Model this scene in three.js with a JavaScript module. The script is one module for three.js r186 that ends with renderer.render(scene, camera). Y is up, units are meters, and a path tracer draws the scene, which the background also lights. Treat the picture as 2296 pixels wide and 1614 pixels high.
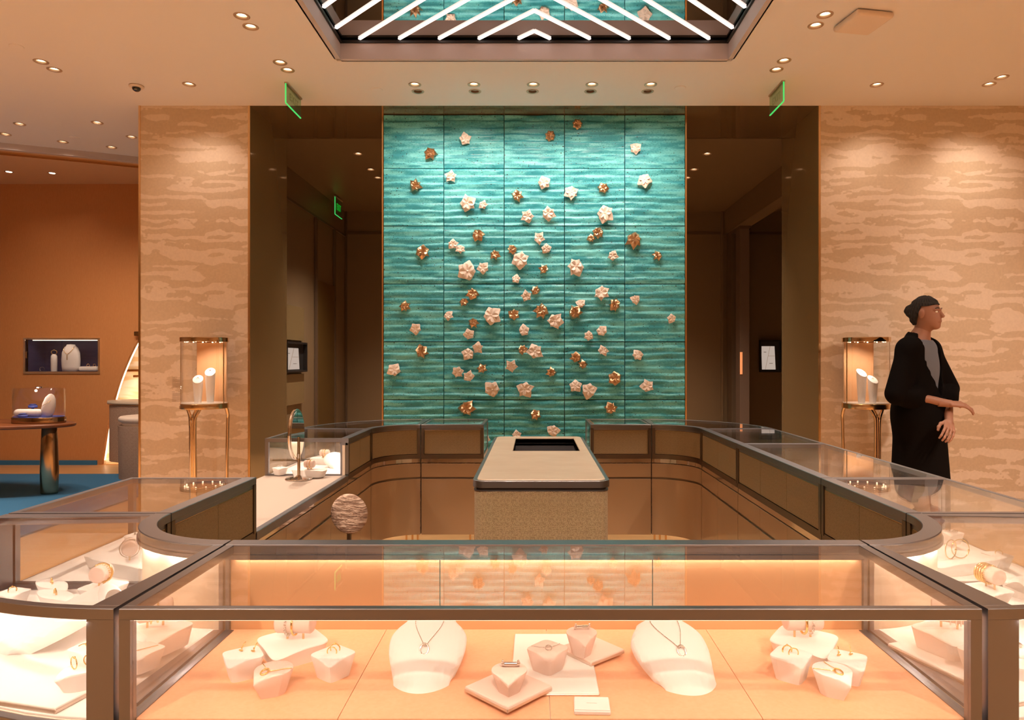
import * as THREE from 'three';
import { mergeGeometries, toCreasedNormals } from 'three/addons/utils/BufferGeometryUtils.js';
import { RoundedBoxGeometry } from 'three/addons/geometries/RoundedBoxGeometry.js';
import { MarchingCubes } from 'three/addons/objects/MarchingCubes.js';
import { RectAreaLightUniformsLib } from 'three/addons/lights/RectAreaLightUniformsLib.js';

// ---------------------------------------------------------------- camera, exposure
const F = 1560, VX = 1198, HY = 807, EYE = 1.28;          // focal length and vanishing point in pixels, eye height in metres
const scene = new THREE.Scene();
scene.background = new THREE.Color(0, 0, 0);
const camera = new THREE.PerspectiveCamera(2 * Math.atan(HY / F) * 180 / Math.PI, 2296 / 1614, 0.05, 60);
camera.position.set(0, EYE, 0);
camera.lookAt(0, EYE, -10);
camera.setViewOffset(2296, 1614, 1148 - VX, 0, 2296, 1614);
const renderer = new THREE.WebGLRenderer({ antialias: true });
renderer.toneMapping = THREE.LinearToneMapping;
renderer.toneMappingExposure = 1.06;
renderer.shadowMap.enabled = true;
RectAreaLightUniformsLib.init();
const LAMP = new THREE.Color().setRGB(1, 0.77, 0.60), CASE_LED = new THREE.Color().setRGB(1, 0.80, 0.67), COOL = new THREE.Color().setRGB(1, 0.74, 0.62);
const SPOT = 7, CASE = 42, BAR = 0.95;                      // intensities: downlights, showcase strips, chevron bars
// ---------------------------------------------------------------- helpers
let seed = 7;
const rnd = () => { seed = (seed + 0x6d2b79f5) | 0; let t = Math.imul(seed ^ (seed >>> 15), 1 | seed); t = (t + Math.imul(t ^ (t >>> 7), 61 | t)) ^ t; return ((t ^ (t >>> 14)) >>> 0) / 4294967296; };
const V = (x, y, z) => new THREE.Vector3(x, y, z);
const taken = new Map();
const numbered = (n) => { const k = taken.get(n) ?? 0; taken.set(n, k + 1); return k ? n + '_' + String(k).padStart(3, '0') : n; };
function thing(name, label, category, pos = [0, 0, 0], turn = 0, group) {
  const o = new THREE.Group(); o.name = numbered(name); o.position.set(...pos); o.rotation.y = turn; scene.add(o);
  o.userData = { label, category }; if (group) o.userData.group = group;
  return o;
}
function mesh(name, g, m) { const o = new THREE.Mesh(g, m); o.name = name; o.castShadow = o.receiveShadow = true; return o; }
function part(parent, name, g, m, label) { const o = mesh(name, g, m); if (label) o.userData.label = label; parent.add(o); return o; }   // g in the parent's own axes
function put(parent, name, g, m, label) { const p = parent.position; g = g.clone(); g.translate(-p.x, -p.y, -p.z); return part(parent, name, g, m, label); }   // g in world axes, parent not turned
function solo(name, g, m, label, category, pos = [0, 0, 0], turn = 0, group) {
  const o = mesh(numbered(name), g, m); o.position.set(...pos); o.rotation.y = turn; scene.add(o); o.userData = { label, category }; if (group) o.userData.group = group; return o;
}
function struct(name, g, m) { const o = mesh(numbered(name), g, m); o.userData.kind = 'structure'; scene.add(o); return o; }
const merge = (a) => mergeGeometries(a.map((g) => { g = g.index ? g.toNonIndexed() : g; for (const k of Object.keys(g.attributes)) if (!['position', 'normal', 'uv'].includes(k)) g.deleteAttribute(k); return g; }));
function box(x0, x1, y0, y1, z0, z1, r = 0) {             // uv in metres
  const w = x1 - x0, h = y1 - y0, d = z1 - z0;
  const g = r ? new RoundedBoxGeometry(w, h, d, 2, r) : new THREE.BoxGeometry(w, h, d);
  const p = g.attributes.position, n = g.attributes.normal, uv = g.attributes.uv;
  g.translate((x0 + x1) / 2, (y0 + y1) / 2, (z0 + z1) / 2);
  for (let i = 0; i < p.count; i++) { const ax = Math.abs(n.getX(i)), ay = Math.abs(n.getY(i)), az = Math.abs(n.getZ(i));
    if (ay > ax && ay > az) uv.setXY(i, p.getX(i), p.getZ(i)); else if (ax > az) uv.setXY(i, p.getZ(i), p.getY(i)); else uv.setXY(i, p.getX(i), p.getY(i)); }
  return g;
}
const cyl = (r0, r1, h, x = 0, y = 0, z = 0, n = 24) => new THREE.CylinderGeometry(r1, r0, h, n).translate(x, y + h / 2, z);   // r0 bottom, r1 top
const lathe = (pts, n = 40) => new THREE.LatheGeometry(pts.map((p) => new THREE.Vector2(p[0], p[1])), n);
const tube = (pts, r, n = 24, m = 8, closed = false) => new THREE.TubeGeometry(new THREE.CatmullRomCurve3(pts, closed), n, r, m, closed);
const at = (px, py, d) => [(px - VX) * d / F, EYE - (py - HY) * d / F, -d];                 // a measured pixel at depth d
const onY = (px, py, y) => { const d = (EYE - y) * F / (py - HY); return [(px - VX) * d / F, y, -d]; };   // a measured pixel on a level plane
// A closed profile [offset, height] swept along a plan path. Path points carry the outward normal; offset runs along it.
function line(x0, z0, x1, z1, nx, nz) { const L = Math.hypot(x1 - x0, z1 - z0); return [{ x: x0, z: z0, nx, nz, s: 0 }, { x: x1, z: z1, nx, nz, s: L }]; }
function arc(cx, cz, rx, rz, a0, a1, n = 18) {
  const out = []; let s = 0;
  for (let i = 0; i <= n; i++) { const a = a0 + (a1 - a0) * i / n, x = cx + rx * Math.cos(a), z = cz + rz * Math.sin(a); let nx = Math.cos(a) * rz, nz = Math.sin(a) * rx; const l = Math.hypot(nx, nz);
    if (i) s += Math.hypot(x - out[i - 1].x, z - out[i - 1].z); out.push({ x, z, nx: nx / l, nz: nz / l, s }); }
  return out;
}
const len = (p) => p[p.length - 1].s;
function pick(p, s) { let i = 0; while (i < p.length - 2 && p[i + 1].s < s) i++; const a = p[i], b = p[i + 1], t = (s - a.s) / (b.s - a.s), q = (k) => a[k] + (b[k] - a[k]) * t; const nx = q('nx'), nz = q('nz'), l = Math.hypot(nx, nz); return { x: q('x'), z: q('z'), nx: nx / l, nz: nz / l, s }; }
function sub(p, s0, s1) { return [pick(p, s0), ...p.filter((q) => q.s > s0 + 1e-5 && q.s < s1 - 1e-5), pick(p, s1)]; }
function sweep(path, prof) {
  const pos = [], nor = [], uv = [], n = prof.length; let area = 0;
  for (let i = 0; i < n; i++) { const a = prof[i], b = prof[(i + 1) % n]; area += a[0] * b[1] - b[0] * a[1]; }
  if (area < 0) prof = prof.slice().reverse();
  const P = (q, p) => [q.x + q.nx * p[0], p[1], q.z + q.nz * p[0]];
  const tri = (A, B, C, na, nb, nc, ua, ub, uc) => {
    const e = (i) => B[i] - A[i], f = (i) => C[i] - A[i], fx = e(1) * f(2) - e(2) * f(1), fy = e(2) * f(0) - e(0) * f(2), fz = e(0) * f(1) - e(1) * f(0);
    if (fx * na[0] + fy * na[1] + fz * na[2] < 0) { [B, C, nb, nc, ub, uc] = [C, B, nc, nb, uc, ub]; }
    pos.push(...A, ...B, ...C); nor.push(...na, ...nb, ...nc); uv.push(...ua, ...ub, ...uc);
  };
  let v0 = 0;
  for (let i = 0; i < n; i++) {
    const a = prof[i], b = prof[(i + 1) % n], l = Math.hypot(b[0] - a[0], b[1] - a[1]), no = (b[1] - a[1]) / l, ny = -(b[0] - a[0]) / l, v1 = v0 + l;
    for (let k = 0; k + 1 < path.length; k++) {
      const q = path[k], r = path[k + 1], nq = [q.nx * no, ny, q.nz * no], nr = [r.nx * no, ny, r.nz * no], A = P(q, a), B = P(q, b), C = P(r, b), D = P(r, a);
      tri(A, B, C, nq, nq, nr, [q.s, v0], [q.s, v1], [r.s, v1]); tri(A, C, D, nq, nr, nr, [q.s, v0], [r.s, v1], [r.s, v0]);
    }
    v0 = v1;
  }
  const flat = THREE.ShapeUtils.triangulateShape(prof.map((p) => new THREE.Vector2(...p)), []);
  for (const [k, q] of [[0, path[0]], [1, path[path.length - 1]]]) {
    const o = path[k ? path.length - 2 : 1]; let tx = q.x - o.x, tz = q.z - o.z; const l = Math.hypot(tx, tz), m = [tx / l, 0, tz / l];
    for (const [a, b, c] of flat) tri(P(q, prof[a]), P(q, prof[b]), P(q, prof[c]), m, m, m, prof[a], prof[b], prof[c]);
  }
  const g = new THREE.BufferGeometry();
  g.setAttribute('position', new THREE.Float32BufferAttribute(pos, 3)); g.setAttribute('normal', new THREE.Float32BufferAttribute(nor, 3)); g.setAttribute('uv', new THREE.Float32BufferAttribute(uv, 2));
  return g;
}
const rect = (o0, o1, y0, y1, c = 0) => c ? [[o0 + c, y0], [o1 - c, y0], [o1, y0 + c], [o1, y1 - c], [o1 - c, y1], [o0 + c, y1], [o0, y1 - c], [o0, y0 + c]] : [[o0, y0], [o1, y0], [o1, y1], [o0, y1]];
function areaLight(name, c, pos, along, dir, w, h, intensity) {  // width along 'along', shining towards dir
  const l = new THREE.RectAreaLight(c, intensity, w, h), z = dir.clone().negate().normalize(), x = along.clone().normalize(), y = new THREE.Vector3().crossVectors(z, x);
  l.quaternion.setFromRotationMatrix(new THREE.Matrix4().makeBasis(x, y, z)); l.position.copy(pos); l.name = name; scene.add(l); return l;
}
function spot(c, pos, to, angle, intensity, penumbra = 0.6, radius = 1.2) {
  const l = new THREE.SpotLight(c, intensity, 0, angle, penumbra, 2); l.position.set(...pos); l.target.position.set(...to); l.castShadow = true; l.shadow.radius = radius; scene.add(l, l.target); return l;
}
// ---------------------------------------------------------------- textures
function data(w, h, f, srgb = true) {
  const a = new Uint8Array(w * h * 4);
  for (let y = 0; y < h; y++) for (let x = 0; x < w; x++) { const c = f(x / w, y / h), i = (y * w + x) * 4; a[i] = c[0]; a[i + 1] = c[1]; a[i + 2] = c[2]; a[i + 3] = 255; }
  const t = new THREE.DataTexture(a, w, h); t.wrapS = t.wrapT = THREE.RepeatWrapping; t.magFilter = THREE.LinearFilter; if (srgb) t.colorSpace = THREE.SRGBColorSpace; t.needsUpdate = true; return t;
}
const hash = (x, y, k) => { let h = Math.imul(x, 374761393) + Math.imul(y, 668265263) + Math.imul(k, 974634101); h = Math.imul(h ^ (h >>> 13), 1274126177); return ((h ^ (h >>> 16)) >>> 0) / 4294967296; };
function noise(u, v, nx, ny, k = 1) {                     // tiling value noise, nx by ny cells
  const x = u * nx, y = v * ny, x0 = Math.floor(x), y0 = Math.floor(y), s = (t) => t * t * (3 - 2 * t), fx = s(x - x0), fy = s(y - y0), m = (a, n) => ((a % n) + n) % n;
  const h = (i, j) => hash(m(x0 + i, nx), m(y0 + j, ny), k);
  return (h(0, 0) * (1 - fx) + h(1, 0) * fx) * (1 - fy) + (h(0, 1) * (1 - fx) + h(1, 1) * fx) * fy;
}
const mix = (a, b, t) => a.map((x, i) => x + (b[i] - x) * t), clamp = (x, a = 0, b = 1) => Math.min(b, Math.max(a, x)), step = (a, b, x) => { const t = clamp((x - a) / (b - a)); return t * t * (3 - 2 * t); };
const brushed = data(1024, 1024, (u, v) => {              // 3 m of trowelled wallcovering: long ragged patches in two tones
  const wv = v + 0.009 * (noise(u, v, 12, 30, 5) - 0.5) + 0.006 * (noise(u, v, 40, 40, 9) - 0.5);
  const f = 0.56 * noise(u, wv, 12, 104, 1) + 0.26 * noise(u, wv, 26, 84, 2) + 0.12 * noise(u, wv, 60, 150, 3) + 0.1 * noise(u, wv, 160, 220, 4);
  const g = noise(u, wv, 5, 9, 8), grain = 8 * (noise(u, v, 256, 256, 6) - 0.5);
  const a = mix([213, 195, 170], [205, 185, 158], g), t = step(0.53, 0.556, f + 0.06 * (g - 0.5));
  return mix(a, [226, 210, 191], t).map((c) => c + grain);
});
const onyx = data(512, 512, (u, v) => { const w = v + 0.05 * noise(u, v, 5, 7, 3), f = 0.6 * noise(u, w, 4, 18, 1) + 0.4 * noise(u, w, 9, 50, 2); return mix([236, 206, 150], [252, 240, 214], step(0.35, 0.65, f)); });
const weave = (c0, c1, n) => data(256, 256, (u, v) => {   // basket of raised beads on the diagonal
  const a = (u + v) * n, b = (u - v) * n, w = Math.abs(Math.sin(a * Math.PI)) * Math.abs(Math.sin(b * Math.PI)), k = hash(Math.floor(a), Math.floor(b) & 255, 4);
  return mix(c0, c1, clamp(Math.pow(w, 0.8) * (0.8 + 0.5 * k)));
});
const weaveH = (n) => data(256, 256, (u, v) => { const w = 255 * Math.abs(Math.sin((u + v) * n * Math.PI)) * Math.abs(Math.sin((u - v) * n * Math.PI)); return [w, w, w]; }, false);
const beadC = weave([112, 78, 44], [255, 236, 196], 16), beadH = weaveH(16), caneC = weave([122, 106, 74], [226, 200, 152], 16), pinkC = weave([150, 120, 100], [214, 186, 164], 16);
const grainC = (c0, c1, nx, ny) => data(512, 512, (u, v) => { const f = 0.6 * noise(u, v, nx, ny, 1) + 0.4 * noise(u, v, nx * 3, ny * 3, 2); return mix(c0, c1, f); });
const oak = grainC([186, 140, 92], [214, 170, 118], 6, 90), walnut = grainC([112, 64, 36], [150, 90, 52], 5, 80), silk = grainC([198, 134, 78], [208, 146, 90], 220, 26), stone = grainC([192, 174, 152], [204, 190, 170], 7, 9), leather = grainC([236, 174, 134], [242, 184, 144], 90, 90);
const boucle = data(256, 256, (u, v) => { const w = v + 0.03 * noise(u, v, 6, 8, 3), f = 0.65 * noise(u, w, 7, 38, 1) + 0.35 * noise(u, w, 30, 70, 2); return mix([140, 114, 98], [204, 180, 162], step(0.2, 0.8, f)); });
const boucleH = data(256, 256, (u, v) => { const w = v + 0.03 * noise(u, v, 6, 8, 3), f = 255 * (0.65 * noise(u, w, 7, 38, 1) + 0.35 * noise(u, w, 30, 70, 2)); return [f, f, f]; }, false);
const fine = data(256, 256, (u, v) => { const f = 255 * (0.5 * noise(u, v, 60, 60, 1) + 0.5 * noise(u, v, 120, 120, 2)); return [f, f, f]; }, false);
const scaled = (t, m) => { const c = t.clone(); c.repeat.set(1 / m, 1 / m); c.needsUpdate = true; return c; };   // m metres per tile
function canvas(w, h, draw) { const c = document.createElement('canvas'); c.width = w; c.height = h; draw(c.getContext('2d'), w, h); const t = new THREE.CanvasTexture(c); t.colorSpace = THREE.SRGBColorSpace; return t; }
// ---------------------------------------------------------------- materials
const std = (o) => new THREE.MeshStandardMaterial(o), phy = (o) => new THREE.MeshPhysicalMaterial(o), rgb = (r, g, b) => new THREE.Color().setRGB(r, g, b);
const M = {
  ceiling: std({ color: rgb(0.80, 0.78, 0.77), roughness: 0.9 }),
  wall: std({ map: scaled(brushed, 3), roughness: 0.62 }),
  lip: std({ color: rgb(0.54, 0.49, 0.50), roughness: 0.7 }),
  black: std({ color: rgb(0.012, 0.01, 0.01), roughness: 0.5 }),
  mirror: std({ color: rgb(0.50, 0.49, 0.49), metalness: 1, roughness: 0.02 }),
  looking: std({ color: rgb(0.9, 0.88, 0.86), metalness: 1, roughness: 0.01 }),
  lacquer: phy({ color: rgb(0.235, 0.175, 0.085), roughness: 0.16, clearcoat: 1, clearcoatRoughness: 0.05, ior: 1.6 }),
  soffit: phy({ color: rgb(0.22, 0.145, 0.07), roughness: 0.12, metalness: 0.3, clearcoat: 1, clearcoatRoughness: 0.02 }),
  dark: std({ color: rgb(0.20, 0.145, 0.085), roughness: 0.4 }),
  darkline: std({ color: rgb(0.12, 0.082, 0.055), roughness: 0.45 }),
  doorBrown: std({ color: rgb(0.11, 0.066, 0.018), roughness: 0.35 }),
  floor: std({ map: scaled(oak, 1.2), roughness: 0.4 }),
  carpet: std({ color: rgb(0.045, 0.20, 0.40), roughness: 1, bumpMap: scaled(fine, 0.15), bumpScale: 0.004 }),
  orange: std({ map: scaled(silk, 0.8), roughness: 0.7 }),
  orangeDark: std({ color: rgb(0.80, 0.52, 0.29), roughness: 0.55 }),
  brass: std({ color: rgb(0.78, 0.55, 0.30), metalness: 1, roughness: 0.22 }),
  gold: std({ color: rgb(0.95, 0.66, 0.28), metalness: 1, roughness: 0.16 }),
  silver: std({ color: rgb(0.80, 0.76, 0.72), metalness: 1, roughness: 0.14 }),
  polished: std({ color: rgb(0.80, 0.62, 0.42), metalness: 1, roughness: 0.06 }),
  bronze: std({ color: rgb(0.42, 0.30, 0.18), metalness: 1, roughness: 0.12 }),
  chrome: std({ color: rgb(0.78, 0.74, 0.70), metalness: 1, roughness: 0.07 }),
  frame: std({ color: rgb(0.29, 0.295, 0.325), metalness: 1, roughness: 0.34 }),
  frameDark: std({ color: rgb(0.20, 0.165, 0.13), metalness: 1, roughness: 0.32 }),
  seam: std({ color: rgb(0.05, 0.034, 0.024), roughness: 0.7 }),
  glass: phy({ color: rgb(0.985, 0.985, 0.98), roughness: 0, transmission: 1, thickness: 0, ior: 1.5 }),
  leather: std({ map: scaled(leather, 0.5), roughness: 0.62 }),
  panelLeather: std({ color: rgb(0.63, 0.36, 0.18), roughness: 0.6 }),
  cream: std({ color: rgb(0.82, 0.71, 0.60), roughness: 0.7 }),
  creamPanel: std({ color: rgb(0.80, 0.66, 0.52), roughness: 0.6 }),
  suede: std({ color: rgb(0.86, 0.82, 0.79), roughness: 0.85 }),
  suedePink: std({ color: rgb(0.80, 0.62, 0.54), roughness: 0.85 }),
  white: std({ color: rgb(0.86, 0.82, 0.78), roughness: 0.5 }),
  cane: std({ map: scaled(caneC, 0.05), roughness: 0.5, metalness: 0.1, bumpMap: scaled(beadH, 0.05), bumpScale: 0.0015 }),
  bead: std({ map: scaled(beadC, 0.062), roughness: 0.42, metalness: 0.12, bumpMap: scaled(beadH, 0.062), bumpScale: 0.002 }),
  pink: std({ map: scaled(pinkC, 0.16), roughness: 0.6, bumpMap: scaled(beadH, 0.16), bumpScale: 0.003 }),
  carcass: phy({ color: rgb(0.36, 0.235, 0.13), roughness: 0.26, clearcoat: 0.7, clearcoatRoughness: 0.08 }),
  stone: std({ map: scaled(stone, 0.6), roughness: 0.35 }),
  deskTop: std({ color: rgb(0.45, 0.37, 0.315), roughness: 0.45 }),
  plateEdge: std({ color: rgb(0.72, 0.60, 0.52), metalness: 0.7, roughness: 0.35 }),
  smoke: phy({ color: rgb(0.012, 0.012, 0.012), roughness: 0.05, clearcoat: 1 }),
  walnut: std({ map: scaled(walnut, 0.7), roughness: 0.4 }),
  boucle: std({ map: boucle, bumpMap: boucleH, bumpScale: 0.006, roughness: 1 }),
  ceramic: std({ color: rgb(0.84, 0.76, 0.70), roughness: 0.38 }),
  foil: std({ color: rgb(0.62, 0.43, 0.27), metalness: 1, roughness: 0.34 }),
  navy: std({ color: rgb(0.035, 0.04, 0.13), roughness: 0.5 }),
  blue: std({ color: rgb(0.04, 0.07, 0.34), roughness: 0.6 }),
  onyx: std({ map: scaled(onyx, 1.2), roughness: 0.4 }),
  skin: phy({ color: rgb(0.32, 0.155, 0.10), roughness: 0.55 }),
  hair: std({ color: rgb(0.012, 0.009, 0.008), roughness: 0.8 }),
  suit: phy({ color: rgb(0.0055, 0.0045, 0.0045), roughness: 0.9, specularIntensity: 0.1 }),
  blouse: std({ color: rgb(0.135, 0.16, 0.21), roughness: 0.8 }),
  plastic: std({ color: rgb(0.78, 0.66, 0.56), roughness: 0.5 }),
  glow: std({ color: rgb(0.9, 0.85, 0.8), emissive: rgb(1, 0.80, 0.60), emissiveIntensity: 6, roughness: 0.5 }),
  bar: std({ color: rgb(0.9, 0.88, 0.86), emissive: rgb(1, 0.84, 0.76), emissiveIntensity: 1.7, roughness: 0.5 }),
  led: std({ color: rgb(0.9, 0.85, 0.8), emissive: rgb(1, 0.76, 0.52), emissiveIntensity: 3, roughness: 0.5 }),
  can: std({ color: rgb(0.55, 0.42, 0.30), roughness: 0.35, metalness: 0.5 }),
  off: std({ color: rgb(0.40, 0.30, 0.22), roughness: 0.4 }),
  green: std({ color: rgb(0.1, 0.5, 0.2), emissive: rgb(0.03, 0.60, 0.12), emissiveIntensity: 1, roughness: 0.4 }),
  greenGlass: phy({ color: rgb(0.62, 0.78, 0.60), roughness: 0.02, transmission: 0.9, thickness: 0, ior: 1.5 }),
};
// ---------------------------------------------------------------- the room
const CY = 3.295, DW = 5.515, DB = 6.325, DM = 5.725;     // ceiling height; depths of front walls, niche back, mural face
// Downlights: where they sit, so that the ceiling can be cut for their cans
const lampsAt = [];
const lamp = (px, py, label, on = 1, to = null, group) => { const p = onY(px, py, CY); lampsAt.push({ x: p[0], z: p[2], label, on, to, group }); };
const G2 = 'pairs of round ceiling downlights';
lamp(542, 36, 'upper lamp of the recessed downlight pair left of the chevron ceiling recess', 1, null, G2); lamp(562, 60, 'lower lamp of the recessed downlight pair left of the chevron ceiling recess', 1, null, G2);
lamp(92, 138, 'left lamp of the downlight pair near the far left ceiling vent disc', 1, null, G2); lamp(122, 156, 'right lamp of the downlight pair near the far left ceiling vent disc', 1, null, G2);
lamp(628, 140, 'farther left lamp of the downlight pair just above the left hanging exit sign', 1, null, G2); lamp(645, 157, 'nearest lamp of the downlight pair just above the left hanging exit sign', 1, null, G2);
lamp(424, 189, 'single downlight in front of the patterned left wall panel', 0.2, [-2.7, 1.7, -DW]);
[930, 1062.5, 1195.6, 1327, 1459].forEach((x, i) => lamp(x, 189.5, 'lit downlight, ' + ['first', 'second', 'third', 'fourth', 'fifth'][i] + ' from left in the row facing the flower mural', 0.44, [(i - 2) * 0.5, 2.35, -DM], 'row of downlights before the mural'));
[937, 1065, 1194, 1324, 1452].forEach((x, i) => lamp(x, 205, 'unlit recessed downlight, ' + ['first', 'second', 'third', 'fourth', 'fifth'][i] + ' from left, closest to the flower mural', 0, null, 'unlit downlights before the mural'));
lamp(1850, 33, 'upper lamp of the downlight pair beside the ceiling access point', 1, null, G2); lamp(1829, 57, 'lower lamp of the downlight pair beside the ceiling access point', 1, null, G2);
lamp(1758, 136, 'upper lamp of the downlight pair above the right hanging exit sign', 1, null, G2); lamp(1741, 156, 'lower lamp of the downlight pair above the right hanging exit sign', 1, null, G2);
lamp(1966, 190, 'single downlight in front of the patterned right wall, near the gold pedestal', 0.22, [2.9, 1.5, -DW]);
lamp(2218, 189, 'left lamp of the downlight pair at the far right before the patterned wall', 0.22, [3.5, 1.5, -DW], G2); lamp(2246, 173, 'right lamp of the downlight pair at the far right before the patterned wall', 0.22, [3.9, 1.2, -DW], G2);
[[44, 278, 'upper downlight at the far left edge above the curved ceiling lip'], [12, 301, 'leftmost downlight close above the curved ceiling lip'], [218, 275, 'downlight highest in the group beside the left wall panel'], [295, 307, 'downlight touching the left wall panel edge'],
  [141, 318, 'downlight halfway along the curved ceiling lip'], [250, 330, 'dim downlight closest to the curved ceiling lip']].forEach(([x, y, l]) => lamp(x, y, l, 0.5, [((x - VX) * 7.5 / F) * 1.05, -0.6, -8.5]));
// lamps of the same kind over and behind the camera
for (const [x, z, to, on, label] of [[-2.4, -2.2, null, 5.5, 'downlight over the aisle left of the front display case'], [2.4, -2.2, null, 5.5, 'downlight over the aisle right of the front display case'], [-3.9, -3.0, null, 5, 'downlight over the far left aisle'], [3.9, -2.8, null, 7.5, 'downlight over the far right aisle'],
  [-5.6, -2.2, null, 4, 'downlight before the far left wall'], [-6, -4.2, null, 3, 'downlight over the edge of the blue carpet'], [-1.4, 0.5, [-0.8, 0.2, -2.5], 5.6, 'left tilted downlight just behind the viewer'], [1.4, 0.5, [0.8, 0.2, -2.5], 5.6, 'right tilted downlight just behind the viewer'], [0, 1.1, [0, 0.3, -2.2], 5.6, 'middle tilted downlight just behind the viewer'],
  [-3.4, 1.0, null, 6.5, 'left downlight behind the viewer'], [3.4, 1.0, null, 6.5, 'right downlight behind the viewer'], [4.3, -1.9, [3.3, 0.9, -5.5], 5.4, 'tilted downlight aimed at the patterned right wall'], [-4.4, -1.9, [-2.8, 0.8, -5.5], 0.6, 'tilted downlight aimed at the patterned left wall panel'], [-5.3, -5.5, null, 4, 'downlight over the near part of the blue carpet'], [-6.7, -5.4, null, 4, 'downlight over the left part of the blue carpet'],
  [-1.6, 2.6, null, 5, 'left downlight near the back wall'], [1.6, 2.6, null, 5, 'right downlight near the back wall']]) lampsAt.push({ x, z, to, label, on, out: true });
const lipCurve = [];                                      // the edge of the main ceiling over the left room
for (let i = 0; i <= 16; i++) { const x = -9.2 + 6.07 * i / 16; lipCurve.push([x, 6.66 + 0.44 * (x + 4.474) + 0.033 * (x + 4.474) ** 2]); }
const CX = 1.30, CD0 = 2.06, CD1 = 4.66;                  // the ceiling recess
{
  const s = new THREE.Shape([[6.2, -4.2], [6.2, DW], [-3.13, DW], ...lipCurve.slice().reverse(), [-9.2, -4.2]].map((p) => new THREE.Vector2(...p)));
  s.holes.push(new THREE.Path([[-CX - 0.03, CD0 - 0.03], [CX + 0.03, CD0 - 0.03], [CX + 0.03, CD1 + 0.03], [-CX - 0.03, CD1 + 0.03]].map((p) => new THREE.Vector2(...p))));
  for (const l of lampsAt) s.holes.push(new THREE.Path().absarc(l.x, -l.z, 0.041, 0, Math.PI * 2, true));
  const g = new THREE.ExtrudeGeometry(s, { depth: 0.10, bevelEnabled: false, curveSegments: 10 }).rotateX(-Math.PI / 2).translate(0, CY, 0);
  struct('ceiling', g, M.ceiling);
  struct('ceiling_deck', box(-9.4, 6.4, 3.62, 3.72, -9.8, 4.4), M.ceiling);
}
struct('floor', box(-9.4, 6.4, -0.12, 0, -9.8, 4.4), M.floor);
struct('wall_left', box(-3.13, -2.27, 0, CY, -DB, -DW), M.wall);
struct('wall_right', box(2.27, 6.2, 0, CY, -DB, -DW), M.wall);
struct('wall_far_left', box(-9.4, -9.2, 0, 3.62, -9.8, 4.4), M.wall);
struct('wall_far_right', box(6.2, 6.4, 0, 3.62, -9.8, 4.4), M.wall);
struct('wall_behind', box(-9.2, 6.2, 0, 3.62, 4.2, 4.4), M.wall);
struct('trim_1', merge([box(-3.135, -3.12, 0, CY, -DW - 0.005, -DW + 0.006), box(-2.268, -2.252, 0, CY, -DW - 0.01, -DW + 0.006)]), M.brass);
struct('trim_2', box(2.252, 2.268, 0, CY, -DW - 0.01, -DW + 0.006), M.brass);
// niche with bronze lacquer sides, mirror-like soffit, and the dim lobby behind
struct('wall_niche_left', box(-2.27, -2.25, 0, CY, -DB, -DW), M.lacquer);
struct('wall_niche_right', box(2.25, 2.27, 0, CY, -DB, -DW), M.lacquer);
struct('ceiling_niche', box(-2.27, 2.27, CY, CY + 0.1, -DB + 0.012, -DW), M.soffit);
struct('wall_mural', box(-1.235, 1.235, 0, CY, -6.6, -DM - 0.035), M.dark);
{
  const s = new THREE.Shape([[-2.57, 6.34], [4.0, 6.34], [4.0, 9.6], [-2.57, 9.6]].map((p) => new THREE.Vector2(...p)));
  const L = [[-1.72, 6.80, 'left', 'nearest'], [-1.73, 7.36, 'left', 'middle'], [-1.73, 7.69, 'left', 'farthest'], [1.69, 6.80, 'right', 'nearest'], [1.69, 7.36, 'right', 'middle'], [1.69, 7.69, 'right', 'farthest']];
  for (const [x, d] of L) s.holes.push(new THREE.Path().absarc(x, d, 0.041, 0, Math.PI * 2, true));
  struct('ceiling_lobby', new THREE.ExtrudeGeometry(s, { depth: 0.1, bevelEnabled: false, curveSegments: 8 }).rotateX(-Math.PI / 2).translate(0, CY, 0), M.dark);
  for (const [x, d, a, b] of L) lampsAt.push({ x, z: -d, label: `${b} small downlight in the dark lobby ${a} of the flower mural`, on: 2.0, group: 'lobby downlights' });
}
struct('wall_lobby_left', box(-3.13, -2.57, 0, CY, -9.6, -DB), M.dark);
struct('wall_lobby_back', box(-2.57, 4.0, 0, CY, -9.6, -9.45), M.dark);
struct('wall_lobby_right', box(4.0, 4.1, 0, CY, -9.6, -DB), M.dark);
struct('trim_3', merge([box(-2.57, 4.0, 2.985, 3.02, -9.45, -9.44), box(-2.56, -2.54, 0, CY, -9.45, -9.43), box(-2.57, -2.555, 2.95, 2.975, -9.44, -DB)]), M.darkline);
struct('trim_4', merge([box(2.57, 2.75, 2.98, CY, -9.44, -DB), box(2.53, 2.56, 0, CY, -9.45, -9.42)]), M.dark);   // beam across the lobby
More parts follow.
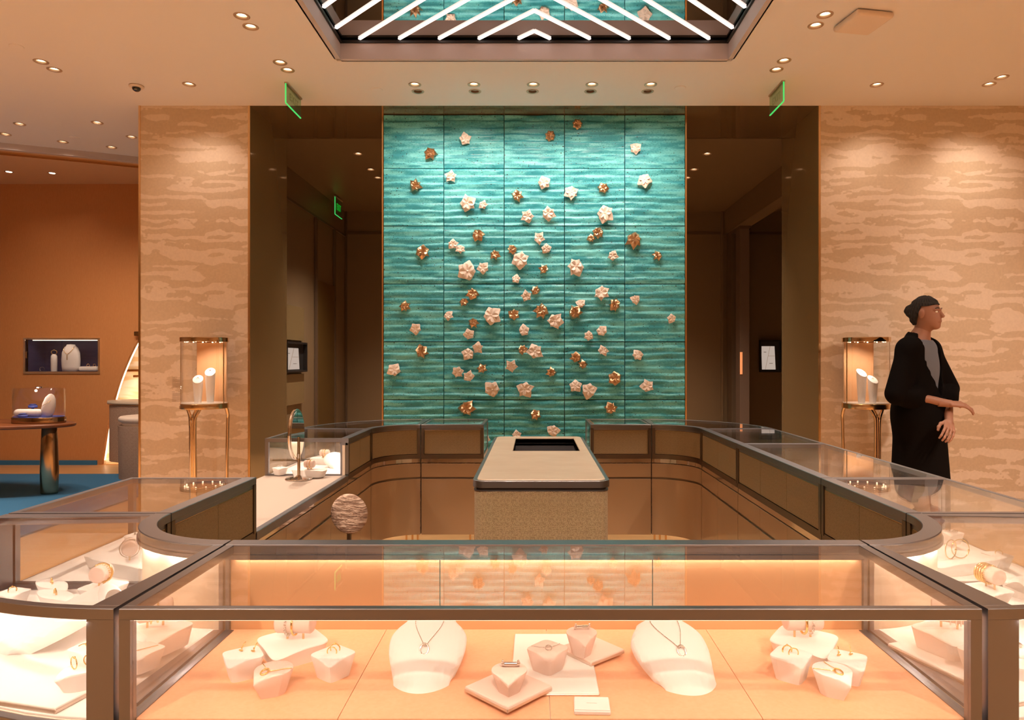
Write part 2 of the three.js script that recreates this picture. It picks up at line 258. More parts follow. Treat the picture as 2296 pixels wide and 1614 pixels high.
{
  const d1 = thing('door_frame', 'pale jamb of a tall doorway in the dark lobby right of the mural', 'door frame', [2.66, 0, -9.1]);
  put(d1, 'jamb', box(2.60, 2.74, 0, 2.94, -9.38, -9.16), std({ color: rgb(0.13, 0.095, 0.062), roughness: 0.5 })); put(d1, 'jamb', box(2.60, 2.72, 0, 2.94, -8.98, -8.80), std({ color: rgb(0.17, 0.125, 0.10), roughness: 0.5 }));
  put(d1, 'lintel', box(2.60, 2.74, 2.94, 2.98, -9.38, -8.80), M.darkline); put(d1, 'light_slot', box(2.60, 2.63, 1.10, 1.38, -8.798, -8.79), std({ color: rgb(0.5, 0.3, 0.2), emissive: rgb(0.8, 0.25, 0.08), emissiveIntensity: 0.9 }));
  const d2 = thing('lobby_door', 'narrow brown door in the side wall of the dark lobby left of the mural', 'door', [-2.55, 0, -8.5]);
  put(d2, 'leaf', box(-2.566, -2.545, 0, 2.22, -8.86, -8.16), M.doorBrown); put(d2, 'jamb', box(-2.566, -2.535, 0, CY - 0.35, -8.90, -8.87), M.darkline); put(d2, 'jamb', box(-2.566, -2.535, 0, CY - 0.35, -8.15, -8.12), M.darkline);
}
function screenBox(label, cx, d, faceX, w, h, y0) {
  const o = thing('display_screen', label, 'screen', [cx, y0, -d], faceX ? Math.PI / 2 : 0);
  part(o, 'housing', merge([box(-w / 2, w / 2, 0, 0.02, 0, 0.05), box(-w / 2, w / 2, h - 0.02, h, 0, 0.05), box(-w / 2, -w / 2 + 0.012, 0.02, h - 0.02, 0, 0.05), box(w / 2 - 0.012, w / 2, 0.02, h - 0.02, 0, 0.05), box(-w / 2, w / 2, 0, h, -0.01, 0.004)]), M.black);
  const pic = canvas(256, 384, (c, W, H) => { c.fillStyle = '#0b0706'; c.fillRect(0, 0, W, H); c.fillStyle = '#e9d3c3'; c.beginPath(); c.moveTo(10, 60); c.lineTo(190, 60); c.lineTo(205, 370); c.lineTo(20, 370); c.closePath(); c.fill(); c.strokeStyle = '#b89880'; c.lineWidth = 5; c.beginPath(); c.moveTo(130, 60); c.lineTo(66, 370); c.moveTo(104, 190); c.lineTo(200, 190); c.stroke(); c.fillStyle = '#6b5648'; c.fillRect(44, 135, 34, 7); c.fillRect(120, 285, 46, 6); });
  part(o, 'panel', new THREE.PlaneGeometry(w - 0.024, h - 0.04).translate(0, h / 2, 0.006), std({ color: rgb(0.02, 0.02, 0.02), emissive: rgb(1, 1, 1), emissiveMap: pic, emissiveIntensity: 0.55, roughness: 0.3 }));
  return o;
}
screenBox('small lit screen in a black box on the lobby wall right of the mural', (1726 - VX) * 9.4 / F, 9.4, false, 0.28, 0.43, EYE - (834 - HY) * 9.4 / F);
{
  const o = screenBox('lit screen set in a dark wall panel of the lobby left of the mural', -2.55, 7.36, true, 0.62, 0.32, EYE - 27 * 7.5 / F);
  part(o, 'upper_panel', box(-0.4, 0.31, 0.34, 0.70, -0.015, 0.012), M.lacquer); part(o, 'lower_panel', box(-0.4, 0.31, -0.34, -0.02, -0.015, 0.012), M.lacquer);
}
// ceiling recess: painted lip, black frame, mirror above
struct('trim_5', merge([box(-CX, CX, CY, 3.40, -CD1 - 0.04, -CD1), box(-CX, CX, CY, 3.40, -CD0, -CD0 + 0.04), box(-CX - 0.04, -CX, CY, 3.40, -CD1, -CD0), box(CX, CX + 0.04, CY, 3.40, -CD1, -CD0)]), M.lip);
struct('trim_6', merge([box(-CX - 0.005, CX + 0.005, 3.40, 3.415, -CD1 - 0.005, -CD1 + 0.012), box(-CX - 0.005, CX + 0.005, 3.40, 3.415, -CD0 - 0.012, -CD0 + 0.005), box(-CX - 0.005, -CX + 0.014, 3.40, 3.415, -CD1, -CD0), box(CX - 0.014, CX + 0.005, 3.40, 3.415, -CD1, -CD0)]), M.black);
struct('ceiling_mirror', box(-CX - 0.03, CX + 0.03, 3.425, 3.45, -CD1 - 0.03, -CD0 + 0.03), M.mirror);
const ordinal = ['first', 'second', 'third', 'fourth', 'fifth', 'sixth', 'seventh', 'eighth', 'ninth', 'tenth', 'eleventh'];
for (let k = 0; k < 10; k++) {
  const X = 0.107 + 0.265 * k, apex = CD1 - 0.02 - X, x1 = Math.min(X, CX - 0.02), d1 = apex + x1;
  if (apex < CD0 + 0.03) continue;
  const o = thing('chevron_light', `glowing chevron bar pair in the ceiling recess, ${ordinal[k]} counted from its mural end`, 'ceiling light', [0, 3.4195, -apex], 0, 'chevron bars of the ceiling recess');
  for (const s of [-1, 1]) {
    const dx = s * x1, dz = -(d1 - apex), L = Math.hypot(dx, dz), dir = V(dx / L, 0, dz / L);
    const g = new RoundedBoxGeometry(L, 0.010, 0.020, 2, 0.003).translate(L / 2, 0, 0).rotateY(Math.atan2(-dz, dx));
    part(o, 'light_bar', g, M.bar);
    areaLight('chevron_glow', COOL, V(dx / 2, 3.413, -apex + dz / 2), dir, V(0, -1, 0), L * 0.96, 0.018, BAR);
  }
}
// ---------------------------------------------------------------- downlights
const rimG = lathe([[0.031, -0.001], [0.041, -0.004], [0.046, -0.003], [0.047, 0], [0.041, 0.002], [0.035, 0.01]], 28), canG = lathe([[0.0405, 0], [0.0405, 0.06], [0, 0.062]], 24), reflG = lathe([[0.037, 0.004], [0.03, 0.045]], 24), bulbG = lathe([[0, 0.008], [0.022, 0.012], [0.0285, 0.02], [0.03, 0.035], [0, 0.036]], 24);
for (const l of lampsAt) {
  const o = thing('downlight', l.label, 'downlight', [l.x, CY, l.z], 0, l.group ?? 'ceiling downlights');
  part(o, 'trim_ring', rimG, M.can); part(o, 'can', canG, M.can);
  part(o, l.on ? 'bulb' : 'lens', l.on ? bulbG : bulbG, l.on ? M.glow : M.off);
  if (l.on) { const t = l.to ?? [l.x + (l.x < 0 ? 0.25 : -0.25), 0, l.z + (l.z < -4 && l.z > -6 ? 0.8 : -0.3)]; spot(LAMP, [l.x, CY - 0.006, l.z], t, l.out ? (l.to ? 0.37 : 0.75) : l.to ? 0.9 : 0.80, SPOT * l.on, 1, l.out && l.to ? 4 : 1.2); }
}
// small ceiling fittings
[[37, 104, 'flat ceiling disc cover at the far left of the main ceiling'], [167, 309, 'flat ceiling disc cover among the downlights of the curved ceiling edge'], [845, 201, 'flat ceiling disc cover left of the mural downlight row'], [1525, 197, 'flat ceiling disc cover right of the mural downlight row']].forEach(([x, y, l]) => {
  const p = onY(x, y, CY); solo('ceiling_disc', lathe([[0, -0.006], [0.036, -0.006], [0.041, -0.004], [0.042, 0]], 28), M.ceiling, l, 'ceiling cover', p, 0, 'flat ceiling disc covers');
});
{
  const p = onY(306, 192, CY), o = thing('dome_camera', 'dark dome security camera on the ceiling before the left wall panel', 'camera', p);
  part(o, 'base', lathe([[0, 0], [0.05, 0], [0.05, -0.012], [0.036, -0.016], [0, -0.016]], 28), M.plastic); part(o, 'dome', new THREE.SphereGeometry(0.03, 24, 12).scale(1, 0.9, 1).translate(0, -0.018, 0), M.smoke);
  const q = onY(1935, 50, CY - 0.02), a = thing('access_point', 'white rounded square wireless access point on the ceiling at right', 'access point', [q[0], CY, q[2]], 0.18);
  part(a, 'shell', new RoundedBoxGeometry(0.24, 0.036, 0.24, 4, 0.017).translate(0, -0.021, 0), M.plastic); part(a, 'mount', cyl(0.05, 0.05, 0.006, 0, -0.006, 0), M.off);
}
// exit signs: edge-lit acrylic hanging along the depth of the room
function exitSign(label, x, dn, df, top, h, power) {
  const o = thing('exit_sign', label, 'exit sign', [x, top, -(dn + df) / 2]), L = df - dn;
  part(o, 'bracket', box(-0.012, 0.012, -0.012, 0, -L / 2, L / 2), M.can);
  part(o, 'panel', box(-0.003, 0.003, -h, -0.012, -L / 2, L / 2), M.greenGlass);
  part(o, 'lit_edge', merge([box(-0.0045, 0.0045, -h - 0.006, -h, -L / 2, L / 2), box(-0.0045, 0.0045, -h, -0.012, L / 2, L / 2 + 0.006)]), M.green);
  const pic = canvas(256, 128, (c, W, H) => { c.clearRect(0, 0, W, H); c.fillStyle = '#22b45a'; c.font = 'bold 92px sans-serif'; c.textAlign = 'center'; c.textBaseline = 'middle'; c.fillText('EXIT', W / 2, H / 2); });
  const m = std({ color: rgb(0.05, 0.3, 0.1), map: pic, transparent: true, opacity: power > 1 ? 1 : 0.22, emissive: rgb(0.02, 0.4, 0.1), emissiveMap: pic, emissiveIntensity: power, });
  for (const k of [-1, 1]) part(o, 'lettering', new THREE.PlaneGeometry(L * 0.8, h * 0.7).rotateY(k * Math.PI / 2).translate(k * 0.0045, -h * 0.52, 0), m);
  return o;
}
exitSign('green edge-lit exit sign hanging from the ceiling left of the mural', -1.80, 5.04, 5.36, CY, 0.15, 0.04);
exitSign('green edge-lit exit sign hanging from the ceiling right of the mural', 1.795, 5.01, 5.30, CY, 0.15, 0.04);
exitSign('small green exit sign glowing deep inside the dark lobby', -2.42, 8.45, 8.75, CY - 0.02, 0.22, 1.4);
// ---------------------------------------------------------------- the mural
const TW = 0.4955, TX0 = -1.23875, rowY = [CY - 0.004, 2.854, 2.381, 1.904, 1.430, 0.953, 0.478, 0.003];
const ridge = (x, y) => {                                 // wavering horizontal ridges of the glazed relief
  const wob = 0.014 * (noise(x / 2.6 + 0.5, y / 3.4, 14, 26, 11) - 0.5) + 0.012 * (noise(x / 2.6 + 0.5, y / 3.4, 5, 40, 12) - 0.5), t = (y + wob) / 0.056, f = t - Math.floor(t), k = Math.floor(t);
  const amp = 0.55 + 0.7 * hash(k, 3, 21) * (0.6 + 0.6 * noise(x / 2.6 + 0.5, 0.5, 9, 1, k & 63)), prof = f < 0.66 ? f / 0.66 : 1 - step(0.66, 0.98, f);
  return 0.011 * amp * Math.pow(prof, 0.8) + 0.0034 * (noise(x / 2.6 + 0.5, y / 3.4, 110, 170, 13) - 0.5) + 0.004 * (noise(x / 2.6 + 0.5, y / 3.4, 40, 150, 14) - 0.5);
};
const tileMaps = [0, 1, 2, 3].map((k) => data(512, 512, (u, v) => {
  const g = noise(u, v, 4, 26, 40 + k), f = noise(u, v, 60, 90, 50 + k);
  let c = mix([50, 154, 172], [108, 206, 216], step(0.25, 0.8, 0.7 * g + 0.3 * f));
  const n = 26, i = Math.floor(u * n), j = Math.floor(v * n);   // dark pinholes in the glaze
  for (let a = -1; a <= 1; a++) for (let b = -1; b <= 1; b++) { const p = i + a, q = j + b; if (hash(p, q, 60 + k) > 0.16) continue; const dx = (u * n - p - hash(p, q, 70 + k)), dy = (v * n - q - hash(p, q, 80 + k)) * (0.8 + hash(p, q, 90)), r = 0.09 + 0.12 * hash(p, q, 95 + k); if (dx * dx + dy * dy < r * r) c = [16, 34, 32]; }
  return c;
}));
tileMaps.forEach((t) => { t.wrapS = t.wrapT = THREE.ClampToEdgeWrapping; });
const tileMats = tileMaps.map((map, k) => std({ map, roughness: 0.42 }));
const mural = thing('mural', 'turquoise glazed relief mural of square tiles with wavy horizontal ridges', 'mural', [0, 0, -DM]);
for (let r = 0; r < 7; r++) for (let c = 0; c < 5; c++) {
  const x0 = TX0 + c * TW + 0.0015, x1 = x0 + TW - 0.003, y1 = rowY[r] - 0.002, y0 = rowY[r + 1] + 0.002, nx = 36, ny = 84, g = new THREE.PlaneGeometry(x1 - x0, y1 - y0, nx, ny), p = g.attributes.position;
  for (let i = 0; i < p.count; i++) {
    const ix = i % (nx + 1), iy = Math.floor(i / (nx + 1)), sq = (k, n, a, b) => k === 1 ? a + 0.0015 : k === n - 1 ? b - 0.0015 : a + (b - a) * k / n;
    const X = sq(ix, nx, x0, x1), Y = sq(ny - iy, ny, y0, y1), e = Math.min(X - x0, x1 - X, Y - y0, y1 - Y);
    p.setXYZ(i, X, Y, e < 1e-4 ? -0.028 : 0.004 + ridge(X, Y));
  }
  g.computeVertexNormals(); part(mural, 'tile', toCreasedNormals(g, 0.9), tileMats[(r * 3 + c * 5 + ((r * c) % 3)) % 4]);
}
part(mural, 'brass_edge', box(-1.252, -1.240, 0, CY, -0.04, 0.012), M.brass); part(mural, 'brass_edge', box(1.240, 1.252, 0, CY, -0.04, 0.012), M.brass);
// flowers: pixel of the centre, radius in pixels, W white or G gold, as measured on two enlargements of the photograph
const Z = 3.189, flowers = [];
const zoomA = [[1452, 188, 38, 1], [650, 296, 44, 0], [1256, 270, 35, 1], [1866, 358, 38, 0], [402, 394, 48, 1], [547, 560, 42, 0], [1209, 604, 47, 0], [1928, 585, 50, 0], [290, 628, 47, 1], [1632, 645, 40, 1], [1409, 675, 50, 0], [1018, 700, 43, 1], [665, 755, 60, 0], [777, 762, 33, 0], [1093, 845, 46, 0], [1241, 825, 52, 0], [1645, 825, 63, 0], [737, 975, 43, 1], [1175, 1003, 44, 0], [1600, 960, 40, 1], [1546, 1002, 30, 1], [1856, 1012, 63, 1], [560, 1045, 37, 0], [613, 1077, 33, 0], [343, 1097, 50, 1], [860, 1117, 40, 1], [988, 1080, 34, 1], [1229, 1078, 36, 0], [1045, 1155, 64, 0], [1700, 1128, 40, 0], [2025, 1122, 40, 1], [665, 1240, 70, 0], [776, 1215, 42, 0], [1213, 1225, 40, 1], [1437, 1205, 67, 0], [1010, 1290, 32, 0]];
const zoomB = [[705, 185, 46, 1], [637, 242, 33, 1], [1085, 205, 42, 0], [1150, 163, 34, 1], [1620, 180, 60, 0], [1865, 228, 35, 0], [215, 275, 42, 1], [1472, 255, 33, 0], [1720, 263, 44, 1], [1195, 305, 55, 1], [1430, 325, 62, 1], [527, 340, 34, 0], [835, 343, 65, 0], [993, 335, 38, 1], [1287, 383, 60, 0], [705, 390, 39, 1], [2125, 363, 34, 0], [295, 437, 43, 0], [675, 480, 39, 0], [1067, 450, 45, 0], [1533, 487, 34, 0], [1622, 452, 42, 0], [335, 602, 52, 1], [738, 575, 40, 0], [672, 615, 44, 0], [1052, 588, 36, 1], [1147, 600, 58, 0], [1632, 592, 39, 0], [1440, 640, 40, 1], [1880, 620, 40, 0], [1493, 693, 36, 1], [143, 730, 48, 0], [593, 747, 41, 0], [768, 723, 40, 1], [672, 778, 42, 0], [977, 705, 45, 0], [1268, 748, 42, 1], [1720, 790, 54, 1], [843, 872, 60, 0], [1075, 868, 58, 0], [1435, 845, 42, 0], [1530, 878, 55, 0], [1950, 847, 48, 0], [655, 1005, 64, 1], [1147, 1052, 42, 1], [1690, 1008, 44, 1], [1272, 1165, 46, 0], [1015, 1195, 40, 0], [795, 1225, 30, 0]];
for (const [list, oy] of [[zoomA, 220], [zoomB, 600]]) for (const [x, y, r, gold] of list) { const p = at(840 + x / Z, oy + y / Z, DM - 0.03); flowers.push({ x: p[0], y: p[1], r: r / Z * (DM - 0.03) / F * 1.06, gold }); }
function petal(width, cup, fold, pointed) {               // one petal of unit length along +y, face to +z, thin with two sides
  const nu = 8, nv = 7, g = new THREE.PlaneGeometry(2, 1, nu, nv), p = g.attributes.position;
  for (let i = 0; i < p.count; i++) {
    const u = p.getX(i), v = p.getY(i) + 0.5, w = width * (pointed ? Math.sin(Math.PI * Math.pow(v, 0.75) * 0.93 + 0.06) * (1.05 - 0.35 * v) : Math.sin(Math.PI * (0.08 + 0.80 * Math.pow(v, 0.9)))), tip = v - (pointed ? 0.10 : 0.16) * u * u * v;
    p.setXYZ(i, u * w, tip, cup * v * v - 0.10 * v + fold * Math.pow(Math.abs(u), 1.3) * w * (1.1 - 0.5 * v) + 0.05 * Math.cos(u * 2.2));
  }
  g.computeVertexNormals();
  const back = g.clone(); back.translate(0, 0, -0.05); const idx = back.index.array; for (let i = 0; i < idx.length; i += 3) { const t = idx[i]; idx[i] = idx[i + 1]; idx[i + 1] = t; } back.computeVertexNormals();
  const edge = [], P = (q, i) => [q.attributes.position.getX(i), q.attributes.position.getY(i), q.attributes.position.getZ(i)], ring = [];
  for (let i = 0; i <= nu; i++) ring.push(i); for (let j = 1; j <= nv; j++) ring.push(j * (nu + 1) + nu); for (let i = nu - 1; i >= 0; i--) ring.push(nv * (nu + 1) + i); for (let j = nv - 1; j > 0; j--) ring.push(j * (nu + 1));
  for (let k = 0; k < ring.length; k++) { const a = ring[k], b = ring[(k + 1) % ring.length]; edge.push(...P(g, a), ...P(g, b), ...P(back, b), ...P(g, a), ...P(back, b), ...P(back, a)); }
  const e = new THREE.BufferGeometry(); e.setAttribute('position', new THREE.Float32BufferAttribute(edge, 3)); e.setAttribute('uv', new THREE.Float32BufferAttribute(new Array(edge.length / 3 * 2).fill(0), 2)); e.computeVertexNormals();
  return merge([g, back, e]);
}
const petalsW = [petal(0.47, -0.16, 0.62, false), petal(0.46, -0.05, 0.75, true), petal(0.50, -0.24, 0.5, false)], petalsG = [petal(0.42, -0.42, 0.95, true), petal(0.50, -0.30, 0.8, false), petal(0.36, -0.5, 1.0, true)];
const eyeW = new THREE.SphereGeometry(0.12, 12, 8).scale(1, 1, 0.7).translate(0, 0, 0.06), stamG = merge([0, 1, 2, 3, 4].map((k) => new THREE.CylinderGeometry(0.014, 0.02, 0.42, 5).translate(0, 0.21, 0).rotateX(0.75).rotateZ(k * 1.2566 + 0.4).translate(0, 0, 0.06)));
const words = ['one', 'two', 'three', 'four', 'five', 'six', 'seven'];
for (const f of flowers) { f.c = clamp(Math.floor((f.x - TX0) / TW), 0, 4); f.rw = rowY.findIndex((y, i) => f.y <= y && f.y > rowY[i + 1]); }
for (const f of flowers) {
  const same = flowers.filter((q) => q.c === f.c && q.rw === f.rw && q.gold === f.gold).sort((a, b) => a.x - b.x), i = same.indexOf(f);
  const which = same.length === 1 ? 'only' : i === 0 ? 'leftmost' : i === same.length - 1 ? 'rightmost' : ordinal[i] + '-from-left', big = f.r * F / DM > 17 ? 'large ' : '';
  const o = thing('wall_flower', `${which} ${f.gold ? 'crumpled gold foil' : big + 'white ceramic'} flower on the mural tile in row ${words[f.rw]}, column ${words[f.c]}`, 'flower', [f.x, f.y, -DM + 0.022], 0, f.gold ? 'gold flowers on the mural' : 'white flowers on the mural');
  const n = f.gold ? (rnd() < 0.5 ? 7 : 6) : (rnd() < 0.3 ? 6 : 5), a0 = rnd() * 6.28, tilt = V((rnd() - 0.5) * 0.5, (rnd() - 0.5) * 0.5, 0), set = f.gold ? petalsG : petalsW, kind = Math.floor(rnd() * 3), m = f.gold ? M.foil : M.ceramic;
  for (let k = 0; k < n; k++) {
    const q = part(o, 'petal', set[(kind + (rnd() < 0.25 ? 1 : 0)) % 3], m), L = f.r * (0.80 + 0.36 * rnd());
    q.rotation.set(tilt.y, tilt.x, a0 + k * 6.2832 / n + (rnd() - 0.5) * 0.16, 'XYZ'); q.scale.set(f.r * (f.gold ? 1.15 : 1.12), L, f.r * (0.9 + 0.2 * rnd())); q.position.z = f.r * 0.38;
  }
  const e = part(o, f.gold ? 'stamens' : 'flower_centre', f.gold ? stamG : eyeW, m); e.scale.setScalar(f.r); e.position.z = f.r * 0.36;
  const st = part(o, 'stem', new THREE.CylinderGeometry(0.004, 0.004, f.r * 0.40, 6).rotateX(Math.PI / 2).translate(0, 0, f.r * 0.18), m); st.castShadow = true;
}
// ---------------------------------------------------------------- the ring of showcases
const YT = 0.88, YD = 0.691, W = 0.427;                   // glass top, display deck, depth of a case
const FX0 = -0.670, FX1 = 0.722, FZ = -1.545, SL = -0.947, SR = 0.970, CZ = -1.815, BZ = -4.05, BI = -4.30;
const P_ = {
  front: line(FX1, FZ, FX0, FZ, 0, 1),
  cornerL: arc(FX0, CZ, FX0 - SL, FZ - CZ, Math.PI / 2, Math.PI), cornerR: arc(FX1, CZ, SR - FX1, FZ - CZ, Math.PI / 2, 0),
  sideL1: line(SL, CZ, SL, -2.373, -1, 0), deskL: line(SL, -2.373, SL, -3.545, -1, 0), sideL2: line(SL, -3.545, SL, BZ, -1, 0),
  backCornerL: arc(-0.702, BZ, 0.245, 0.25, Math.PI, 1.5 * Math.PI), backL: line(-0.702, BI, -0.311, BI, 0, -1),
  sideR1: line(SR, CZ, SR, -2.355, 1, 0), sideR2: line(SR, -2.355, SR, -3.33, 1, 0), sideR3: line(SR, -3.33, SR, BZ, 1, 0),
  backCornerR: arc(0.725, BZ, 0.245, 0.25, 0, -0.5 * Math.PI), backR: line(0.725, BI, 0.345, BI, 0, -1),
};
function counter(name, label, category, path, o) {
  path = sub(path, 0.0025, len(path) - 0.0025);
  const L = len(path) , S0 = path[0].s, at_ = (a, b) => sub(path, S0 + a, S0 + b), T = L - S0, mid = pick(path, S0 + T / 2);
  const t = thing(name, label, category, [mid.x + mid.nx * W / 2, 0, mid.z + mid.nz * W / 2]);
  const P = (n, g, m, l) => put(t, n, g, m, l);
  const bar = 0.018, all = path, e0 = at_(0, bar), e1 = at_(T - bar, T);
  const wood = o.wood ?? M.carcass;
  // cabinet below
  P('cabinet', sweep(all, rect(0.020, W - 0.012, 0.20, YD - 0.022)), o.outer ?? M.pink);
  P('worktop', sweep(all, rect(o.desk ? 0.026 : 0.018, W - (o.desk ? 0.0 : 0.014), YD - 0.022, YD)), o.desk ? M.deskTop : M.cream);
  P('metal_strip', sweep(all, rect(0.006, 0.0195, 0.645, 0.672)), M.chrome);
  const nd = o.fronts ?? 2;
  for (let k = 0; k < nd; k++) { const a = T * k / nd + 0.0012, b = T * (k + 1) / nd - 0.0012; P('drawer_front', sweep(at_(a, b), rect(0.004, 0.0195, 0.556, 0.640, 0.001)), wood); P('door', sweep(at_(a, b), rect(0.004, 0.0195, 0.20, 0.544, 0.001)), wood); }
  P('groove', sweep(all, rect(0.010, 0.0195, 0.544, 0.556)), M.frameDark);
  for (const s of o.legs ?? [0.12, 0.88]) for (const dq of [-0.03, 0, 0.03]) { const q = pick(path, S0 + clamp(T * s + dq, 0.02, T - 0.02)); P('leg', cyl(0.006, 0.006, 0.2, q.x + q.nx * 0.06, 0, q.z + q.nz * 0.06, 10), M.brass); }
  if (o.desk) { P('metal_edge', sweep(all, rect(0, 0.025, YD - 0.03, YD + 0.003, 0.002)), M.frame); return t; }
  // metal frame of the glass case
  const tops = [sweep(all, rect(W - 0.016, W, YT - 0.0186, YT, 0.001)), sweep(all, rect(W - 0.016, W, YD - 0.026, YD - 0.001, 0.001))];
  for (const e of [e0, e1]) tops.push(sweep(e, rect(0.041, W - 0.015, YT - 0.0186, YT, 0.001)), sweep(e, rect(W - 0.018, W, YD, YT - 0.018)), sweep(e, rect(0.041, W - 0.015, YD - 0.001, YD + 0.006)), sweep(sub(path, e === e0 ? S0 : S0 + T - 0.008, e === e0 ? S0 + 0.008 : S0 + T), rect(0.033, 0.042, YD, YT - 0.02)));
  P('frame', merge(tops), M.frame);
  P('counter_rail', merge([sweep(all, rect(0, 0.041, YT - 0.022, YT + 0.001, 0.0015)), sweep(all, rect(0.004, 0.033, YT - 0.034, YT - 0.022)), sweep(all, rect(0.040, 0.0445, YT - 0.0300, YT - 0.021))]), M.frame);
  // doors towards the staff side
  P('door_frame', merge([sweep(all, rect(0.002, 0.016, YD - 0.022, YD + 0.006)), sweep(e0, rect(0, 0.016, YD, YT - 0.022)), sweep(e1, rect(0, 0.016, YD, YT - 0.022))]), M.frameDark);
  const n = o.doors ?? 2, z = T - 2 * bar;
  for (let k = 0; k < n; k++) {
    const a = bar + z * k / n + 0.002, b = bar + z * (k + 1) / n - 0.002;
    const d = P('case_door', sweep(at_(a, b), rect(0.004, 0.012, YD + 0.008, YT - 0.036, 0.001)), M.cane);
    const q = sweep(at_(a, b), rect(0.003, 0.006, YT - 0.0352, YT - 0.0335)); q.translate(-t.position.x, 0, -t.position.z); part(d, 'edge_pull', q, M.brass);
  }
  // inside
  const np = o.backs ?? 1;
  for (let k = 0; k < np; k++) P('back_panel', sweep(at_(T * k / np + (k ? 0.001 : 0), T * (k + 1) / np - (k < np - 1 ? 0.001 : 0)), rect(0.018, 0.032, YD, YT - 0.034)), o.back ?? M.creamPanel);
  const cuts = o.boards ?? [0, 1];
  for (let k = 0; k + 1 < cuts.length; k++) P('display_board', sweep(at_(T * cuts[k] + 0.0006, T * cuts[k + 1] - 0.0006), rect(0.033, W - 0.017, YD, YD + 0.004, 0.0008)), o.board ?? M.suede);
  P('top_glass', sweep(at_(bar, T - bar), rect(0.0412, W - 0.0162, YT - 0.008, YT - 0.001)), M.glass);
  P('front_glass', sweep(at_(bar, T - bar), rect(W - 0.010, W - 0.004, YD + 0.005, YT - 0.0188)), M.glass);
  P('side_glass', sweep(at_(0.003, 0.009), rect(0.044, W - 0.018, YD + 0.006, YT - 0.0188)), M.glass);
  P('side_glass', sweep(at_(T - 0.009, T - 0.003), rect(0.044, W - 0.018, YD + 0.006, YT - 0.0188)), M.glass);
  // light strips under the rails
  P('light_strip', sweep(at_(bar, T - bar), rect(0.0335, 0.0395, YT - 0.0290, YT - 0.0225)), M.led); if (o.outerStrip) P('light_strip', sweep(at_(bar, T - bar), rect(W - 0.0158, W - 0.0105, YT - 0.0225, YT - 0.0188)), M.led);
  const ns = path.length > 2 ? 3 : 1, k = o.light ?? 1;
  for (let i = 0; i < ns; i++) {
    const a = pick(path, S0 + bar + (T - 2 * bar) * i / ns), b = pick(path, S0 + bar + (T - 2 * bar) * (i + 1) / ns), m = pick(path, S0 + bar + (T - 2 * bar) * (i + 0.5) / ns);
    for (const [off, y, lean, f] of [[0.0365, YT - 0.0298, 0.1, o.outerStrip ? (path.length > 2 ? 2.4 : 1) : 1.7], ...(o.outerStrip ? [[W - 0.0132, YT - 0.0235, -0.5, 1]] : [])]) {
      const A = V(a.x + a.nx * off, y, a.z + a.nz * off), B = V(b.x + b.nx * off, y, b.z + b.nz * off), al = B.clone().sub(A), c = V(m.x + m.nx * off, y, m.z + m.nz * off);
      areaLight('case_glow', CASE_LED, c, al, V(m.nx * lean, -1, m.nz * lean), al.length(), 0.005, CASE * f * k);
    }
  }
  return t;
}
counter('display_case', 'long front glass display case with orange leather deck and two necklace busts', 'display case', P_.front, { backs: 3, boards: [0, 0.25, 0.5, 0.75, 1], board: M.leather, back: M.panelLeather, doors: 4, fronts: 4, outerStrip: true });
counter('display_case', 'curved glass display case rounding the front left corner, pale deck', 'display case', P_.cornerL, { doors: 1, fronts: 2, light: 1.7, outerStrip: true });
counter('display_case', 'curved glass display case rounding the front right corner, pale deck', 'display case', P_.cornerR, { doors: 1, fronts: 2, light: 1.7, outerStrip: true });
counter('display_case', 'left side glass display case between curved front corner and open desk', 'display case', P_.sideL1, { doors: 2, fronts: 2, light: 1.4 });
counter('desk', 'open cream-topped service desk on the left carrying the oval mirror', 'desk', P_.deskL, { desk: true, fronts: 4 });
counter('display_case', 'left rear glass display case beyond the oval mirror, holding bangles and white stands', 'display case', P_.sideL2, { doors: 2, fronts: 2, light: 1.8 });
counter('display_case', 'curved glass display case at the rear left corner of the counter ring', 'display case', P_.backCornerL, { doors: 1, fronts: 1, light: 0.1 });
counter('display_case', 'straight rear glass display case left of the island, before the mural', 'display case', P_.backL, { doors: 1, fronts: 1, light: 0.08, legs: [0.85] });
counter('display_case', 'right side glass display case next to the front corner, with gold hoops', 'display case', P_.sideR1, { doors: 2, fronts: 2, light: 1.4 });
counter('display_case', 'right side glass display case with three woven doors, middle of the row', 'display case', P_.sideR2, { doors: 3, fronts: 3, light: 0.25 });
counter('display_case', 'right side glass display case with two woven doors, nearest the mural', 'display case', P_.sideR3, { doors: 2, fronts: 2, light: 0.2 });
counter('display_case', 'curved glass display case at the rear right corner of the counter ring', 'display case', P_.backCornerR, { doors: 1, fronts: 1, light: 0.1 });
counter('display_case', 'straight rear glass display case right of the island, before the mural', 'display case', P_.backR, { doors: 1, fronts: 1, light: 0.08, legs: [0.85] });
